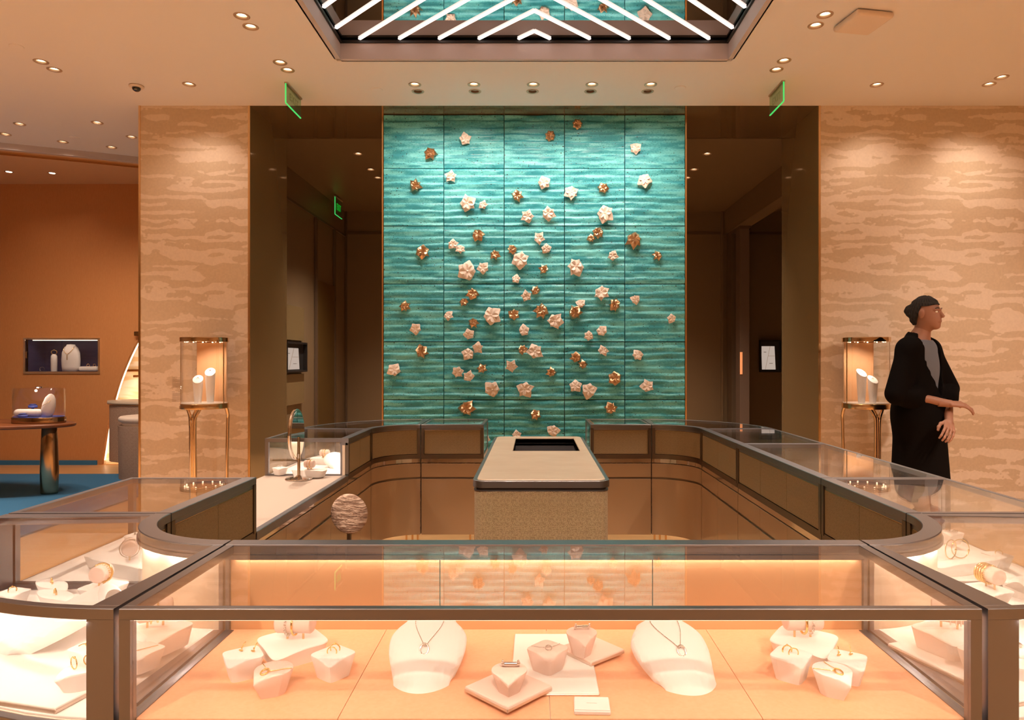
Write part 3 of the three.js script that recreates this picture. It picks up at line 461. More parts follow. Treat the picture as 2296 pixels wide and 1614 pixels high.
// ---------------------------------------------------------------- island
{
  const X0 = -0.207, X1 = 0.253, Z1 = -2.31, Z0 = -3.64, cx = (X0 + X1) / 2, cz = (Z0 + Z1) / 2;
  const t = thing('island_counter', 'island counter with cream stone top, sunken tray and gold beaded body', 'counter', [cx, 0, cz]);
  const rr = (hw, hd, r, holes) => { const s = new THREE.Shape(); s.moveTo(-hw + r, -hd).lineTo(hw - r, -hd).absarc(hw - r, -hd + r, r, -Math.PI / 2, 0, false).lineTo(hw, hd - r).absarc(hw - r, hd - r, r, 0, Math.PI / 2, false).lineTo(-hw + r, hd).absarc(-hw + r, hd - r, r, Math.PI / 2, Math.PI, false).lineTo(-hw, -hd + r).absarc(-hw + r, -hd + r, r, Math.PI, 1.5 * Math.PI, false); if (holes) s.holes.push(holes); return s; };
  const ext = (s, y0, y1, bevel = 0) => new THREE.ExtrudeGeometry(s, { depth: y1 - y0 - 2 * bevel, bevelEnabled: bevel > 0, bevelSize: bevel, bevelThickness: bevel, bevelOffset: -bevel, bevelSegments: 2, curveSegments: 14 }).rotateX(-Math.PI / 2).translate(0, y0 + bevel, 0);   // shape y becomes -z
  const hw = (X1 - X0) / 2, hd = (Z1 - Z0) / 2, tx0 = -0.094 - cx, tx1 = 0.200 - cx, tz0 = -3.55 - cz, tz1 = -3.05 - cz;
  const hole = () => new THREE.Path([[tx0, -tz1], [tx1, -tz1], [tx1, -tz0], [tx0, -tz0]].map((p) => new THREE.Vector2(...p)));
  part(t, 'stone_top', ext(rr(hw - 0.014, hd - 0.014, 0.03, hole()), YT - 0.02, YT + 0.002, 0.003), M.stone);
  part(t, 'metal_rim', ext(rr(hw, hd, 0.04, hole()), YT - 0.025, YT - 0.002, 0.001), M.frame);
  part(t, 'shadow_gap', ext(rr(hw - 0.012, hd - 0.012, 0.03, hole()), YT - 0.034, YT - 0.025), M.seam);
  part(t, 'lower_rim', ext(rr(hw - 0.003, hd - 0.003, 0.04, hole()), YT - 0.037, YT - 0.034), M.frame);
  const path = []; { const r = 0.045, w = hw - 0.004, d = hd - 0.004; let s = 0; const add = (x, z, nx, nz) => { if (path.length) { const p = path[path.length - 1]; s += Math.hypot(x - p.x, z - p.z); } path.push({ x, z, nx, nz, s }); };
    for (const [ax, az, a] of [[w - r, d - r, 0], [-w + r, d - r, 1], [-w + r, -d + r, 2], [w - r, -d + r, 3]]) for (let i = 0; i <= 10; i++) { const q = (a + i / 10) * Math.PI / 2; add(ax + r * Math.cos(q), az + r * Math.sin(q), Math.cos(q), Math.sin(q)); } add(path[0].x, path[0].z, path[0].nx, path[0].nz); }
  part(t, 'body', sweep(path, rect(-0.02, 0, 0.05, YT - 0.037)), M.bead);
  part(t, 'plinth', ext(rr(hw - 0.04, hd - 0.04, 0.03), 0, 0.05), M.frameDark);
  part(t, 'tray_well', merge([box(tx0 - 0.006, tx0, YT - 0.12, YT - 0.003, tz0, tz1), box(tx1, tx1 + 0.006, YT - 0.12, YT - 0.003, tz0, tz1), box(tx0 - 0.006, tx1 + 0.006, YT - 0.12, YT - 0.003, tz0 - 0.006, tz0), box(tx0 - 0.006, tx1 + 0.006, YT - 0.12, YT - 0.003, tz1, tz1 + 0.006)]), M.frame);
  part(t, 'tray_floor', box(tx0, tx1, YT - 0.12, YT - 0.112, tz0, tz1), M.smoke);
  part(t, 'tray_handle', tube([[tx0 + 0.03, YT - 0.112, tz0 + 0.32], [tx0 + 0.035, YT - 0.075, tz0 + 0.28], [tx0 + 0.035, YT - 0.075, tz0 + 0.12], [tx0 + 0.03, YT - 0.112, tz0 + 0.08]].map((p) => V(...p)), 0.006), M.black);
}
// ---------------------------------------------------------------- stool, standing mirror
{
  const d = 3.12, [x, y] = at(790, 1152, d), t = thing('stool', 'stool with a round ribbed boucle back beside the left cabinets', 'stool', [x, 0, -d - 0.06], -0.25);
  const pad = []; for (let i = 0; i <= 10; i++) { const a = Math.PI / 2 * i / 10; pad.push([0.072 + 0.018 * Math.cos(a - Math.PI / 2 + Math.PI / 2), 0]); }
  const prof = [[0.0001, 0.022], [0.06, 0.021], [0.078, 0.016], [0.088, 0.006], [0.0895, -0.004], [0.084, -0.016], [0.07, -0.022], [0.0001, -0.023]];
  const g = lathe(prof.slice().reverse(), 48); const p = g.attributes.position, uv = g.attributes.uv;
  for (let i = 0; i < p.count; i++) uv.setXY(i, p.getX(i) / 0.2 + 0.5, p.getZ(i) / 0.2 + 0.5);
  g.rotateX(Math.PI / 2).translate(0, y, 0.06);
  part(t, 'backrest', g, M.boucle); part(t, 'back_post', box(-0.009, 0.009, 0.30, y - 0.082, 0.052, 0.066, 0.003), M.frameDark);
  const seat = lathe([[0.0001, 0.255], [0.10, 0.258], [0.117, 0.275], [0.12, 0.30], [0.11, 0.318], [0.0001, 0.322]], 40).translate(0.02, 0, -0.11); part(t, 'seat', seat, M.boucle);
  part(t, 'arm', tube([V(0, 0.262, -0.10), V(0, 0.262, 0.02), V(0, 0.29, 0.058), V(0, 0.36, 0.059)], 0.009), M.frameDark);
  part(t, 'pole', cyl(0.016, 0.016, 0.24, 0.02, 0.012, -0.11), M.frameDark); part(t, 'foot', lathe([[0, 0], [0.12, 0], [0.12, 0.008], [0.02, 0.016], [0, 0.016]], 36).translate(0.02, 0, -0.11), M.frameDark);
}
{
  const b = onY(670, 1075, YD), t = thing('oval_mirror', 'oval chrome vanity mirror on a round foot, standing on the left desk', 'mirror', b, 0);
  part(t, 'foot', lathe([[0, 0], [0.064, 0], [0.066, 0.004], [0.063, 0.009], [0.02, 0.014], [0.009, 0.022], [0, 0.022]], 44), M.chrome);
  part(t, 'post', cyl(0.0075, 0.0065, 0.19, 0, 0.02, 0, 16), M.bronze);
  const head = new THREE.Group(); head.name = 'mirror_head'; head.position.set(-0.010, 0.225, 0.008); head.rotation.y = 1.46; t.add(head);
  const oval = (w, h, dz, r) => { const s = new THREE.Shape(); s.absellipse(0, 0, w, h, 0, Math.PI * 2); return new THREE.ExtrudeGeometry(s, { depth: dz, bevelEnabled: true, bevelSize: r, bevelThickness: r, bevelSegments: 3, curveSegments: 32 }).translate(0, 0, -dz / 2); };
  part(head, 'rim', oval(0.078, 0.121, 0.006, 0.004), M.chrome); part(head, 'glass', oval(0.072, 0.114, 0.001, 0.0004).translate(0, 0, 0.0078), M.looking);
  part(t, 'pivot', cyl(0.009, 0.009, 0.022, 0, 0.105, 0, 16), M.chrome);
}
// ---------------------------------------------------------------- jewellery stands
const DECK = YD + 0.004;
const outline = {                                         // radius over the angle from the front, unit size
  square: (a) => { const b = a + Math.PI / 4; return 0.86 / Math.pow(Math.pow(Math.abs(Math.cos(b)), 6) + Math.pow(Math.abs(Math.sin(b)), 6), 1 / 6); },
  drop: (a) => { let f = Math.abs(((a + Math.PI) % (2 * Math.PI) + 2 * Math.PI) % (2 * Math.PI) - Math.PI); const k = 1.42, t = Math.acos(1 / k); return f < t ? 1 / Math.cos(f - t) : 1; },
  oval: (a) => { const c = Math.cos(a) / 1.55, s = Math.sin(a); return 1 / Math.hypot(c, s); },
  boat: (a) => { const c = Math.abs(Math.cos(a)) / 2.0, s = Math.abs(Math.sin(a)) / 0.8; return 1 / Math.pow(c ** 1.6 + s ** 1.6, 1 / 1.6); },
  plank: (a) => { const c = Math.abs(Math.cos(a)) / 1.7, s = Math.abs(Math.sin(a)) / 0.75; return 1 / Math.pow(c ** 7 + s ** 7, 1 / 7); },
};
const blocks = new Map();
function blockGeometry(kind, size, h, taper, dip) {       // padded block: narrow foot, wide top whose front lip curls down
  const key = [kind, size, h, taper, dip].join(); if (blocks.has(key)) return blocks.get(key);
  const n = 72, f = outline[kind], far = f(0), top = (r, a) => { const z = r * Math.cos(a) / far; return h - dip * h * Math.pow(clamp((z - 0.42) / 0.58), 1.8); };
  const rings = []; const ringAt = (k, y) => Array.from({ length: n }, (_, i) => { const a = 2 * Math.PI * i / n, r = f(a) * k; return [size * r * Math.sin(a), y(r, a), size * r * Math.cos(a)]; });
  rings.push(ringAt(0.001, () => 0), ringAt(taper, () => 0), ringAt(taper, () => 0), ringAt(taper + (0.985 - taper) * 0.55, (r, a) => 0.5 * top(f(a), a)), ringAt(0.985, (r, a) => top(f(a), a) - 0.004), ringAt(1, (r, a) => top(f(a), a) - 0.0022), ringAt(0.985, (r, a) => top(f(a), a) - 0.0004), ringAt(0.96, top), ringAt(0.75, top), ringAt(0.5, top), ringAt(0.25, top), ringAt(0.001, top));
  const pos = rings.flat(2), idx = []; for (let k = 0; k + 1 < rings.length; k++) for (let i = 0; i < n; i++) { const a = k * n + i, b = k * n + (i + 1) % n; idx.push(a, b, b + n, a, b + n, a + n); }
  const g = new THREE.BufferGeometry(); g.setAttribute('position', new THREE.Float32BufferAttribute(pos, 3)); g.setAttribute('uv', new THREE.Float32BufferAttribute(new Array(pos.length / 3 * 2).fill(0), 2)); g.setIndex(idx);
  const out = toCreasedNormals(g, 0.7); blocks.set(key, out); return out;
}
const local = (s, x, y, z) => { const c = Math.cos(s.turn), d = Math.sin(s.turn); return [s.x + x * c + z * d, s.y + y, s.z - x * d + z * c]; };
// a stand placed by the middle of its top, as measured; returns its top frame so that pieces can be laid on it
function stand(kind, px, py, size, h, deg, label, o = {}) {
  const base = o.base ?? DECK, p = onY(px, py, base + h), turn = deg * Math.PI / 180;
  solo('jewellery_block', blockGeometry(kind, size, h, o.taper ?? 0.72, o.dip ?? 0.17), o.mat ?? M.suede, label, 'display stand', [p[0], base, p[2]], turn, o.group);
  return { x: p[0], y: base + h, z: p[2], turn };
}
const ringG = new THREE.TorusGeometry(0.0088, 0.0011, 8, 28), ring2G = merge([ringG, new THREE.TorusGeometry(0.0088, 0.0008, 8, 28).rotateY(0.25), new THREE.SphereGeometry(0.0022, 10, 8).translate(0, 0.0094, 0)]);
const ring = (s, x, z, deg, label, o = {}) => solo('ring', o.g ?? ringG, o.m ?? M.gold, label, 'ring', local(s, x, (o.lift ?? 0.003), z), s.turn + deg * Math.PI / 180, o.group);
function earring(s, x, z, deg, label, o = {}) {
  const g = o.hoop ? merge([new THREE.TorusGeometry(0.0105, 0.0010, 8, 26).translate(0, 0.0105, 0), new THREE.SphereGeometry(0.0022, 8, 6).translate(0.002, 0.0205, 0)]) : merge([tube([V(0, 0, 0), V(0.001, 0.006, -0.001), V(0.003, 0.012, -0.005), V(0.004, 0.013, -0.009)], 0.0008, 14, 6), new THREE.TorusGeometry(0.0032, 0.0009, 6, 16).rotateX(0.9).translate(0, 0.002, 0.003), new THREE.SphereGeometry(0.0018, 8, 6).translate(0.001, 0.006, 0.001)]);
  return solo('earring', g, o.m ?? M.gold, label, 'earring', local(s, x, 0.0012, z), s.turn + deg * Math.PI / 180, o.group);
}
function pendant(s, pts, drop, label, o = {}) {           // fine chain lying on a stand, with an oval ring pendant
  const t = thing('necklace', label, 'necklace', [s.x, s.y, s.z], s.turn), m = o.m ?? M.gold;
  part(t, 'chain', tube(pts.map((p) => V(...p)), o.r ?? 0.0007, 60, 6), m);
  if (drop) { const q = part(t, 'pendant', merge([new THREE.TorusGeometry(0.0062, 0.0014, 8, 30).scale(1, 1.25, 1), new THREE.SphereGeometry(0.002, 8, 6).translate(0, -0.0076, 0)]), o.pm ?? m); q.rotation.set(drop[3] ?? -1.3, 0, drop[4] ?? 0); q.position.set(drop[0], drop[1], drop[2]); q.scale.setScalar(o.k ?? 1); }
  return t;
}
// bar stand: a padded roll on two pins, standing on a block
function roll(s, x, z, deg, r, L, lift, label) {
  const p = local(s, x, 0, z), t = thing('bracelet_roll', label, 'display stand', p, s.turn + deg * Math.PI / 180);
  part(t, 'roll', lathe([[0.0001, -L / 2], [r - 0.003, -L / 2], [r, -L / 2 + 0.004], [r, L / 2 - 0.004], [r - 0.003, L / 2], [0.0001, L / 2]], 36).rotateZ(Math.PI / 2).translate(0, lift + r, 0), M.suedePink);
  for (const k of [-1, 1]) part(t, 'pin', cyl(0.0022, 0.0022, lift + 0.006, k * L * 0.22, 0, 0, 10), M.brass);
  return { x: p[0], y: p[1] + lift + r, z: p[2], turn: t.rotation.y, r };
}
function bracelet(q, off, label, o = {}) {                // worn by a roll
  const R = q.r + (o.slack ?? 0.0022), g = o.chain ? merge(Array.from({ length: 26 }, (_, i) => { const a = i / 26 * 6.2832; return new THREE.TorusGeometry(0.0022, 0.0007, 5, 9).rotateY(i % 2 ? 0.5 : -0.5).translate(0, R, 0).rotateX(a); })) : new THREE.TorusGeometry(R, o.t ?? 0.0015, 8, 48).rotateY(Math.PI / 2);
  const c = Math.cos(q.turn), s = Math.sin(q.turn);
  return solo('bracelet', g, o.m ?? M.gold, label, 'bracelet', [q.x + off * c, q.y - (o.sag ?? 0.0015), q.z - off * s], q.turn + (o.skew ?? 0), o.group);
}
// necklace bust: a low leaning shield with shoulders and a neck; t runs from its foot to the neck
const bustPoint = (t, u, k = 1) => { const w = [0.050, 0.055, 0.061, 0.067, 0.0715, 0.0735, 0.072, 0.063, 0.048], x = t * 8, i = Math.min(7, Math.floor(x)), q = x - i, c = (j) => w[clamp(j, 0, 8)], a = c(i - 1), b = c(i), d = c(i + 1), e = c(i + 2);
  const hw = b + 0.5 * q * (d - a + q * (2 * a - 5 * b + 4 * d - e + q * (3 * (b - d) + e - a))), r = 1 - u * u, bulge = 0.020 * Math.pow(Math.max(0, r), 0.7);
  return [u * hw * k, (0.066 * t + bulge * (1 - Math.exp(-5 * t)) * 0.95) * k, (0.072 - 0.150 * t + bulge * 0.6 - 0.020 * u * u * (1 - t)) * k]; };
function bustGeometry(k) {
  const nu = 40, nt = 40, pos = [], idx = [];
  for (let j = 0; j <= nt; j++) for (let i = 0; i <= nu; i++) { const u = Math.sin((i / nu * 2 - 1) * Math.PI / 2), t = j / nt, p = bustPoint(t, u, k); pos.push(...p); }
  const n1 = (nt + 1) * (nu + 1); for (let j = 0; j <= nt; j++) for (let i = 0; i <= nu; i++) { const q = (j * (nu + 1) + i) * 3; pos.push(pos[q] * 0.97, Math.max(0, pos[q + 1] - 0.012 * k), pos[q + 2] - 0.010 * k); }
  const at2 = (j, i, s) => s * n1 + j * (nu + 1) + i, quad = (a, b, c, d) => idx.push(a, b, c, a, c, d);
  for (let j = 0; j < nt; j++) for (let i = 0; i < nu; i++) { quad(at2(j, i, 0), at2(j, i + 1, 0), at2(j + 1, i + 1, 0), at2(j + 1, i, 0)); quad(at2(j, i, 1), at2(j + 1, i, 1), at2(j + 1, i + 1, 1), at2(j, i + 1, 1)); }
  for (let j = 0; j < nt; j++) { quad(at2(j, 0, 0), at2(j + 1, 0, 0), at2(j + 1, 0, 1), at2(j, 0, 1)); quad(at2(j, nu, 0), at2(j, nu, 1), at2(j + 1, nu, 1), at2(j + 1, nu, 0)); }
  for (let i = 0; i < nu; i++) { quad(at2(0, i, 0), at2(0, i, 1), at2(0, i + 1, 1), at2(0, i + 1, 0)); quad(at2(nt, i, 0), at2(nt, i + 1, 0), at2(nt, i + 1, 1), at2(nt, i, 1)); }
  const g = new THREE.BufferGeometry(); g.setAttribute('position', new THREE.Float32BufferAttribute(pos, 3)); g.setAttribute('uv', new THREE.Float32BufferAttribute(new Array(pos.length / 3 * 2).fill(0), 2)); g.setIndex(idx); return toCreasedNormals(g, 0.9);
}
const bustG = bustGeometry(1);
function bust(x, z, deg, label, k = 1, y = DECK) { const o = solo('necklace_bust', bustG, M.suede, label, 'display bust', [x, y, z], deg * Math.PI / 180); o.scale.setScalar(k); return { x, y, z, turn: deg * Math.PI / 180 }; }
function bustNecklace(s, label) {
  const pts = [], up = (t, u) => { const p = bustPoint(t, u); return [p[0], p[1] + 0.0012, p[2] + 0.0008]; };
  for (let i = 0; i <= 14; i++) { const q = i / 14 * 2 - 1; pts.push(up(0.96 - 0.46 * (1 - Math.abs(q)), 0.52 * q)); }
  const c = up(0.46, 0); return pendant(s, pts, [c[0], c[1] + 0.001, c[2], -0.62, 0], label, { m: M.silver, k: 1.25, r: 0.0009 });
}
function tray(px, py, sx, sz, deg, label, base, h = 0.009, m = M.suede) {   // flat padded plate with a metal line round its edge
  const p = onY(px, py, base + h), t = thing('display_plate', label, 'display plate', [p[0], base, p[2]], deg * Math.PI / 180);
  part(t, 'pad', box(-sx / 2, sx / 2, 0.001, h, -sz / 2, sz / 2, 0.0025), m);
  part(t, 'metal_edge', box(-sx / 2 - 0.0006, sx / 2 + 0.0006, 0, h - 0.0025, -sz / 2 - 0.0006, sz / 2 + 0.0006, 0.002), M.plateEdge);
  return { x: p[0], y: base + h, z: p[2], turn: t.rotation.y };
}
{ // front case, left group
  const a = stand('square', 656, 1433, 0.066, 0.034, -6, 'large white tapered block under the bangle roll in the left front group', { dip: 0.26, taper: 0.84 });
  const ra = roll(a, 0.004, -0.004, 4, 0.022, 0.072, 0.012, 'padded bangle roll on two pins in the left front group');
  bracelet(ra, -0.012, 'silver chain bracelet on the left front roll, beside a gold bangle', { m: M.silver, chain: true }); bracelet(ra, 0.001, 'plain gold bangle on the left front roll, beside a silver chain bracelet', { t: 0.002 });
  const b = stand('square', 545, 1466, 0.038, 0.04, -12, 'white tapered block carrying two gold drop earrings at far left of front case');
  earring(b, -0.010, -0.010, 10, 'left gold drop earring on the leftmost front block'); earring(b, 0.014, -0.012, 10, 'right gold drop earring on the leftmost front block');
  const c = stand('drop', 614, 1498, 0.033, 0.042, -24, 'pale teardrop block with gold pendant necklace, front of the left group', { dip: 0.22, taper: 0.62, mat: M.suedePink });
  pendant(c, [[-0.030, 0.0012, -0.004], [-0.016, 0.0012, 0.004], [-0.004, 0.0014, 0.013], [0.006, 0.0014, 0.012], [0.020, 0.0012, -0.004], [0.030, 0.001, -0.012]], [-0.001, 0.002, 0.020], 'gold necklace with oval ring pendant on the left front teardrop block');
  const e = stand('square', 747, 1464, 0.037, 0.042, 8, 'white tapered block carrying two gold rings, right of the left group');
  ring(e, 0.002, -0.012, -10, 'upper gold ring on the block left of the left necklace bust', { g: ring2G }); ring(e, -0.002, 0.001, -10, 'lower gold ring on the block left of the left necklace bust');
}
{ // busts
  const a = bust(...[onY(940, 1548, DECK)].map((p) => [p[0], p[2] - 0.072])[0], 0, 'white necklace bust left of the middle plates, facing straight ahead'); bustNecklace(a, 'silver chain necklace with oval ring pendant on the left bust');
  const b = bust(...[onY(1548, 1552, DECK)].map((p) => [p[0] - 0.008, p[2] - 0.070])[0], 16, 'white necklace bust right of the middle plates, turned to the right'); bustNecklace(b, 'silver chain necklace with oval ring pendant on the right bust');
}
{ // middle
  const big = tray(1240, 1480, 0.155, 0.262, 0, 'large white rectangular display plate in the middle of the front case', DECK, 0.006, M.white);
  const f = tray(1140, 1537, 0.108, 0.108, 46, 'pink square plate set as a diamond, front of the middle group', big.y, 0.010, M.suedePink), r = tray(1326, 1452, 0.092, 0.092, 40, 'pink square plate set as a diamond, rear right of the middle group', big.y, 0.009, M.suedePink);
  const a = stand('drop', 1142, 1500, 0.031, 0.036, 0, 'pink teardrop block on the front diamond plate', { base: f.y, dip: 0.26, taper: 0.6, mat: M.suedePink }), b = stand('drop', 1304, 1416, 0.030, 0.042, 6, 'pink teardrop block on the rear diamond plate', { base: r.y, dip: 0.26, taper: 0.6, mat: M.suedePink });
  const c = stand('square', 1228, 1452, 0.036, 0.040, 4, 'pale tapered block with a fine pendant between the two teardrop blocks', { base: big.y, dip: 0.22, mat: M.suedePink });
  for (const [s, l] of [[a, 'front'], [b, 'rear']]) {
    const t = thing('cufflinks', `silver barrel bar between two upright pins on the ${l} teardrop block`, 'jewellery', local(s, 0.002, 0, -0.006), s.turn);
    part(t, 'barrel', new THREE.CylinderGeometry(0.0034, 0.0034, 0.026, 16).rotateZ(Math.PI / 2).translate(0, 0.0065, 0), M.chrome);
    for (const k of [-1, 1]) part(t, 'end_pin', merge([new THREE.CapsuleGeometry(0.0021, 0.018, 4, 12).rotateX(0.75).translate(k * 0.0135, 0.0075, 0), new THREE.SphereGeometry(0.0034, 12, 8).translate(k * 0.0135, 0.008, 0.001)]), M.chrome);
  }
  pendant(c, [[-0.030, 0.001, -0.008], [-0.014, 0.001, -0.001], [0.0, 0.0012, 0.001], [0.014, 0.001, -0.006], [0.024, 0.001, -0.016]], [0.001, 0.002, 0.006], 'fine silver necklace with small ring pendant on the middle block', { m: M.silver, k: 0.9 });
  const p = onY(1327, 1577, DECK + 0.008), k = thing('card_holder', 'small white message card on a plinth at the front edge', 'card', [p[0], DECK, p[2]], -0.04);
  part(k, 'plinth', box(-0.030, 0.030, 0, 0.007, -0.024, 0.024, 0.002), M.suede); part(k, 'card', box(-0.029, 0.029, 0.007, 0.0085, -0.0225, 0.022, 0.0006), M.white);
  const txt = canvas(256, 200, (q, w, h) => { q.clearRect(0, 0, w, h); q.fillStyle = '#b9a08c'; q.font = '17px serif'; q.textAlign = 'center'; for (let i = 0; i < 9; i++) q.fillRect(88 + i * 9, h / 2 - 3, 6, 6); });
  part(k, 'print', new THREE.PlaneGeometry(0.056, 0.043).rotateX(-Math.PI / 2).translate(0, 0.0088, 0), std({ map: txt, transparent: true, roughness: 0.8 }));
}
{ // front case, right group
  const a = stand('square', 1803, 1430, 0.066, 0.034, 10, 'large white tapered block under the bangle roll in the right front group', { dip: 0.26, taper: 0.84 });
  const ra = roll(a, 0.0, -0.006, -10, 0.022, 0.072, 0.014, 'padded bangle roll on two pins in the right front group');
  bracelet(ra, 0.0, 'broad gold bangle on the right front roll', { t: 0.0024, sag: 0.004 }); bracelet(ra, 0.013, 'silver chain bracelet beside the broad gold bangle on the right front roll', { m: M.silver, chain: true, sag: 0.003 });
  const b = stand('square', 1774, 1466, 0.037, 0.044, 6, 'white tapered block carrying two gold rings, front left of the right group');
  ring(b, -0.003, -0.010, -6, 'upper gold ring on the block right of the right necklace bust', { g: ring2G }); ring(b, 0.003, 0.003, -6, 'lower gold ring on the block right of the right necklace bust');
  const c = stand('square', 1900, 1474, 0.037, 0.040, 14, 'white tapered block carrying two gold drop earrings at far right of front case');
  earring(c, -0.012, -0.010, -10, 'left gold drop earring on the rightmost front block'); earring(c, 0.012, -0.008, -10, 'right gold drop earring on the rightmost front block');
  const d = stand('drop', 1866, 1500, 0.033, 0.042, 16, 'white teardrop block with gold pendant necklace, front of the right group', { dip: 0.22, taper: 0.62 });
  pendant(d, [[-0.032, 0.0012, -0.010], [-0.016, 0.0012, -0.001], [-0.002, 0.0014, 0.008], [0.004, 0.0014, 0.004], [0.004, 0.0012, -0.012], [0.005, 0.001, -0.028]], [0.001, 0.002, 0.015], 'gold necklace with ring pendant on the right front teardrop block');
}
{ // curved corner case, left
  const p = tray(214, 1500, 0.120, 0.270, -14, 'white plate laid diagonally in the left curved corner case', DECK, 0.010, M.white);
  const a = stand('oval', 184, 1497, 0.026, 0.034, -52, 'white oval block with two gold hoop earrings at the front left corner', { base: p.y, dip: 0.3, taper: 0.7 });
  earring(a, 0.0, 0.012, 20, 'front gold hoop earring on the oval block at the left corner', { hoop: true }); earring(a, 0.002, -0.012, 60, 'rear gold hoop earring on the oval block at the left corner', { hoop: true });
  const b = stand('square', 202, 1448, 0.034, 0.040, 28, 'white block with gold flower brooch behind the oval corner block', { base: DECK, dip: 0.2 });
  { const t = thing('brooch', 'gold flower brooch on the white block behind the oval corner block', 'brooch', local(b, 0.002, 0.001, -0.004), b.turn); for (let k = 0; k < 5; k++) part(t, 'leaf', new THREE.SphereGeometry(0.005, 10, 8).scale(1, 0.45, 0.6).translate(0.007, 0.003, 0).rotateY(k * 1.2566), M.gold); part(t, 'stem', tube([V(-0.004, 0.002, 0), V(-0.014, 0.004, 0.002), V(-0.02, 0.003, 0.006)], 0.001), M.gold); }
  const c = stand('square', 318, 1455, 0.036, 0.036, 18, 'white block with thin gold bar necklace beside the left corner post', { base: p.y, dip: 0.1 });
  pendant(c, [[-0.02, 0.001, 0.012], [0, 0.0012, 0.004], [0.016, 0.001, -0.004], [0.026, 0.001, -0.008]], [-0.018, 0.003, 0.012], 'thin gold bar necklace on the block beside the left corner post', { k: 0.6 });
  const d = stand('square', 352, 1408, 0.060, 0.040, 24, 'large white block with bangle roll seen through the left side glass', { base: p.y, dip: 0.15, taper: 0.86 });
  const rd = roll(d, -0.004, -0.012, 8, 0.021, 0.064, 0.012, 'padded bangle roll at the rear of the left corner plate'); bracelet(rd, -0.008, 'left gold bangle on the roll of the left corner plate', { t: 0.0018 }); bracelet(rd, 0.004, 'right gold bangle on the roll of the left corner plate', { t: 0.0018 });
  bust(onY(120, 1438, DECK)[0], onY(120, 1438, DECK)[2] - 0.01, -74, 'white bust lying sideways at the far left of the corner case', 1.25);
  const e = stand('square', 232, 1312, 0.050, 0.036, 30, 'white block with gold-ringed roll seen from above at left', { dip: 0.25 });
  const re = roll(e, -0.004, 0.002, 62, 0.020, 0.046, 0.012, 'padded roll with gold rope bracelet at left, end towards viewer'); bracelet(re, 0.006, 'thick gold rope bracelet on the left roll facing the viewer', { t: 0.0026 }); bracelet(re, -0.004, 'gold chain bracelet behind the rope bracelet on the left roll', { chain: true });
  const f = stand('drop', 212, 1340, 0.030, 0.030, 150, 'round-topped necklace stand circled by a gold snake chain', { dip: 0.05, taper: 1.25, mat: M.suedePink });
  pendant(f, [[0.050, -0.026, 0.020], [0.020, -0.022, 0.046], [-0.030, -0.022, 0.046], [-0.056, -0.020, 0.020], [-0.050, -0.014, -0.010], [-0.020, -0.006, -0.034]].map((q) => q), null, 'double gold snake chain lying round the pink necklace stand', { r: 0.0022 });
  for (const [px, py, deg, l, k] of [[116, 1308, 58, 'boat-shaped white block with thin gold rings, farther of two at left', 'boat'], [124, 1332, 62, 'boat-shaped white block with thin gold rings, nearer of two at left', 'boat'], [28, 1326, 30, 'white block with a double gold ring at the left picture edge', 'square']]) {
    const s = stand(k, px, py, 0.034, 0.030, deg, l, { dip: 0.2 }); ring(s, 0, 0, k === 'boat' ? 70 : 20, k === 'boat' ? `thin gold ring standing on the ${l.includes('farther') ? 'farther' : 'nearer'} boat-shaped block` : 'double gold ring on the block at the left picture edge', { g: ring2G });
  }
}
{ // left side case
  const a = stand('plank', 288, 1252, 0.062, 0.040, 66, 'long white block under a plain roll in the left side case', { dip: 0.1, taper: 0.86 });
  const ra = roll(a, -0.004, 0.010, 55, 0.020, 0.056, 0.014, 'padded roll with open cuff in the left side case'); bracelet(ra, -0.014, 'slim silver cuff on the roll in the left side case', { m: M.silver, slack: 0.004 });
  const b = stand('square', 308, 1198, 0.034, 0.040, 30, 'small white block with pair of silver earrings, left side case', {}); earring(b, -0.008, 0, 30, 'left silver earring in the left side case', { m: M.silver }); earring(b, 0.010, 0, 30, 'right silver earring in the left side case', { m: M.silver });
  stand('square', 222, 1243, 0.034, 0.034, 20, 'bare white block beside the roll in the left side case', {});
}
{ // left rear case
  const a = stand('plank', 694, 1052, 0.050, 0.036, 80, 'white block with gold bangles just behind the oval mirror foot', { dip: 0.05, taper: 0.85 });
  const ra = roll(a, 0, 0, -88, 0.019, 0.050, 0.008, 'padded roll with two gold bangles, nearer in the left rear case'); bracelet(ra, -0.006, 'left gold bangle on the nearer roll of the left rear case', { chain: true }); bracelet(ra, 0.008, 'right gold bangle on the nearer roll of the left rear case', { t: 0.002 });
  const b = stand('plank', 728, 1026, 0.046, 0.036, 80, 'white block with gold bangles, farther in the left rear case', { dip: 0.05, taper: 0.85 });
  const rb = roll(b, 0, 0, -88, 0.019, 0.050, 0.008, 'padded roll with two gold bangles, farther in the left rear case'); bracelet(rb, -0.006, 'left gold bangle on the farther roll of the left rear case', { chain: true }); bracelet(rb, 0.008, 'right gold bangle on the farther roll of the left rear case', { t: 0.002 });
  const c = stand('square', 628, 1048, 0.036, 0.036, 10, 'small white ring block at the left in the left rear case', { dip: 0.1 }); ring(c, -0.008, 0, 0, 'left small ring on the ring block of the left rear case', { m: M.silver }); ring(c, 0.010, 0, 0, 'right small ring on the ring block of the left rear case', { m: M.silver });
  bust(-1.07, -3.80, 40, 'white bust at the staff side of the left rear case', 0.9);
}
